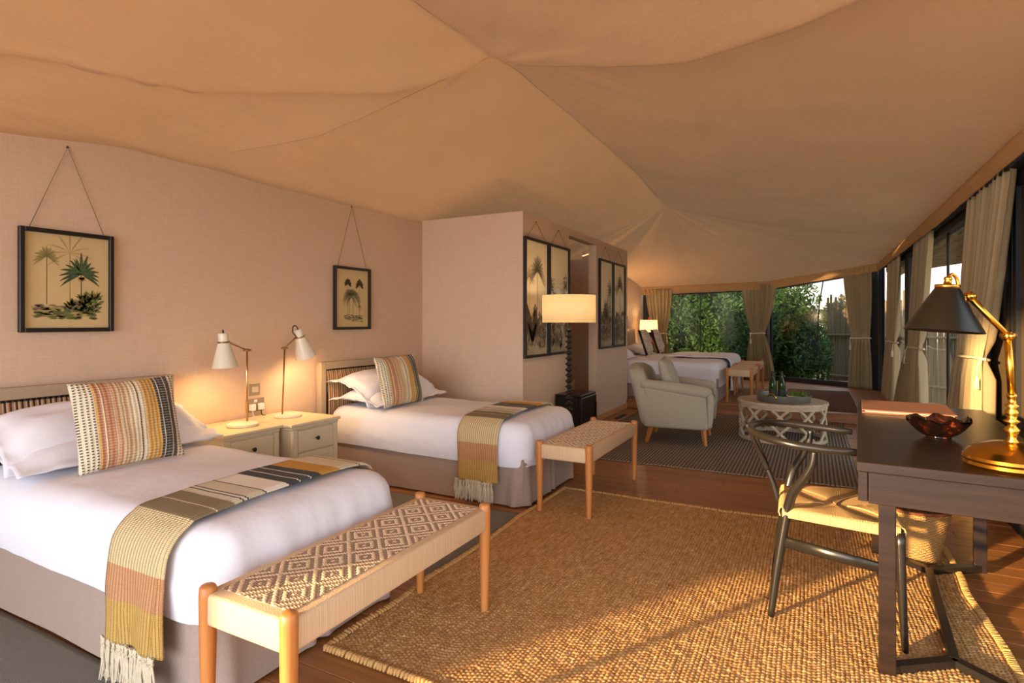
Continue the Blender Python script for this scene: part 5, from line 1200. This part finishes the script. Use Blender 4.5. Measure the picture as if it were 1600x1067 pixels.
def bf(inner):
    def f(u, v):
        a = u*2*PI; rr = lerp(.046, .108 if not inner else .103, v**.75)*(1+.06*v*math.cos(a*2)); z = .006+.070*v**1.25+.008*v*v*math.sin(a*5+1)+.005*v*math.sin(a*9)+(.005 if inner else 0)
        if inner: rr *= .965
        return (rr*math.cos(a), rr*math.sin(a), z)
    return f
grid('outer_shell', 72, 16, bf(False), TORT, bw, closed_u=True); grid('inner_shell', 72, 16, bf(True), TORT, bw, closed_u=True); obj('foot_ring', L([(0, 0), (.046, 0), (.048, .007), (0, .012)], 24), TORT, bw, smooth=True)
bl = thing('desk_lamp', 'brass adjustable desk lamp with dark metal cone shade on the desk', 'lamp', (.592, 2.475, zt))
obj('base', L([(0, 0), (.128, 0), (.134, .012), (.131, .022), (.136, .030), (.133, .040), (.127, .045), (.118, .056), (.095, .070), (.06, .082), (.03, .089), (0, .09)], 56), BRASS, bl, auto=.5)
obj('turned_stem', L([(.018, .085), (.02, .09), (.012, .10), (.017, .115), (.022, .13), (.012, .142), (.011, .148), (.024, .158), (.012, .166), (.018, .18), (.019, .19), (.012, .2), (.021, .21), (.012, .217), (.0125, .235), (.0145, .238), (.0145, .25), (.0, .25)], 24), BRASS, bl, smooth=True)
rd = Vector((.885, .465, 0)); J1 = Vector((-.012, -.006, .435)); J2 = Vector((0, 0, .575))+rd*-.145
obj('pole', T([(0, 0, .24), J1], .0115, n=14), BRASS, bl, smooth=True)
bm = bmesh.new(); bmesh.ops.create_uvsphere(bm, u_segments=14, v_segments=10, radius=.019, matrix=Matrix.Translation(J1+Vector((0, 0, .008)))); tube(bm, [J1+rd*.0+Vector((.01, -.024, .008)), J1+Vector((-.01, .024, .008))], .011, n=10); obj('lower_joint', bm, BRASS, bl, smooth=True)
obj('arm', T([J1+Vector((0, 0, .008)), J1.lerp(J2, .12)+Vector((0, 0, .008)), J2], [.009, .0095, .0105], n=14), BRASS, bl, smooth=True)
bm = bmesh.new(); bmesh.ops.create_uvsphere(bm, u_segments=14, v_segments=10, radius=.017, matrix=Matrix.Translation(J2)); tube(bm, [J2+rd*.0, J2-rd*.03+Vector((0, 0, -.006))], .008, n=8); tube(bm, [J2+Vector((.012, -.022, 0)), J2+Vector((-.012, .022, 0))], .009, n=10); obj('upper_joint', bm, BRASS, bl, smooth=True)
S0 = J2-rd*.072; M = Matrix.Translation(S0+Vector((0, 0, .03)))@Matrix.Rotation(.09, 4, Vector((-.465, .885, 0)))
obj('shade', L([(.110, -.148), (.112, -.147), (.033, .0), (.028, .004), (.0, .004), (.0, .001), (.030, -.002), (.110, -.148)], 48, mat=M), STEELD, bl, auto=.5)
obj('shade_cap', L([(.034, -.003), (.036, .0), (.036, .008), (.012, .011), (.010, .024), (.013, .028), (.010, .036), (0, .038)], 24, mat=M), BRASS, bl, smooth=True)
obj('shade_hook', T([M@Vector((0, 0, .032)), M@(rd*.012+Vector((0, 0, .045))), M@(rd*.03+Vector((0, 0, .03))), M@(rd*.04+Vector((0, 0, -.01))), J2-rd*.022], .0055, n=8, sm=5), BRASS, bl, smooth=True)

# ================================================================= CURTAINS
def curtain(label, top, tie, bot, wt, wb, wd, zt_, ztie, z0, nrm, folds=9, group='tied sand curtains', seed=0, amp=.03, openw=None):
    """top/tie/bot: centre points (x,y); wt/wb/wd widths at top, tie, bottom; nrm: plan normal toward the room"""
    t = thing('curtain', label, 'curtain', (tie[0], tie[1], 0), 0, group); n_ = Vector((*nrm, 0)).normalized(); d_ = Vector((-n_.y, n_.x, 0)); o0 = Vector((tie[0], tie[1], 0))
    def f(u, v):
        z = lerp(z0, zt_, v); zt2 = (ztie-z0)/(zt_-z0)
        if v < zt2: q = v/zt2; w = lerp(wd, wb, q**2.2*(3-2*q)/(1) if False else q**1.8); c = Vector((lerp(bot[0], tie[0], q), lerp(bot[1], tie[1], q), 0))
        else: q = (v-zt2)/(1-zt2); w = lerp(wb, wt, 1-(1-q)**1.7); c = Vector((lerp(tie[0], top[0], q), lerp(tie[1], top[1], q), 0))
        k = min(1, abs(v-zt2)/.06); a = amp*(.35+.65*k)*(1.1 if v < zt2 else 1-.45*v)
        ph = u*folds*2*PI+.5*math.sin(v*3+seed)+seed
        off = a*math.sin(ph)+a*.35*math.sin(ph*2.3+seed*2+v*2)
        return tuple(c-o0+d_*((u-.5)*w+.012*math.cos(ph)*k)+n_*(off+.02*(1-k))+Vector((0, 0, z)))
    c = grid('cloth_panel', folds*14+1, 44, f, CURT, t); solid(c, .003)
    bm = bmesh.new(); R1, R2 = wb*.52+.012, amp*.75+.022
    pts = [tuple(d_*R1*math.cos(a)+n_*(R2*math.sin(a)+.01)+Vector((0, 0, ztie+.006*math.sin(a*2)))) for a in np.linspace(0, 2*PI, 33)]
    tube(bm, pts, .009, n=7, caps=False)
    e = Vector(pts[2 if seed % 2 else 14]); tube(bm, [e, e+Vector((0, 0, -.05))+n_*.02, e+Vector((0, 0, -.12))+n_*.025+d_*.01], [.007, .006, .006], n=6)
    tube(bm, [e+Vector((0, 0, -.11))+n_*.025+d_*.01, e+Vector((0, 0, -.14))+n_*.027+d_*.01, e+Vector((0, 0, -.20))+n_*.027+d_*.01], [.008, .014, .018], n=8)
    obj('tieback_rope', bm, ROPE, t, smooth=True); return t
XC = XR-.02; XV = XR+.07
curtain('tied curtain nearest the desk lamp, warm in the evening sun', (XC, 4.66), (XC, 5.10), (XC-.02, 5.30), .94, .72, 1.12, 2.19, 1.005, .01, (-1, 0), 9, seed=1, amp=.038)
curtain('tied curtain on the right wall, second from the desk lamp', (XC, 7.16), (XC, 7.62), (XC-.02, 8.2), .95, .85, 2.3, 2.17, .97, .01, (-1, 0), 10, seed=2, amp=.038)
curtain('narrow tied curtain on the right wall, third and farthest from the desk', (XC, 9.55), (XC, 9.75), (XC-.02, 10.05), 1.3, 1.0, 1.4, 2.17, .97, PH+.01, (-1, 0), 8, seed=3, amp=.038)
dq = Vector((P2[0]-P1[0], P2[1]-P1[1], 0)).normalized(); nq = (dq.y, -dq.x)
curtain('tied curtain at the far right corner, right edge of the end window', (.66, 11.26), (.72, 11.24), (.71, 11.24), .46, .30, .40, 2.17, .98, PH+.01, nq, 6, seed=4, amp=.03)
curtain('pale tied curtain in the middle of the end wall between the two windows', (-.93, 12.02), (-.94, 12.02), (-.90, 12.0), .62, .24, .52, 1.98, 1.03, PH+.01, (.0, -1), 9, seed=6, amp=.032)
curtain('tied curtain at the far left corner beside the lit lamp', (-2.70, 11.33), (-2.66, 11.32), (-2.56, 11.34), .50, .24, .34, 1.90, 1.02, PH+.01, (.3, -1), 7, seed=7, amp=.028)
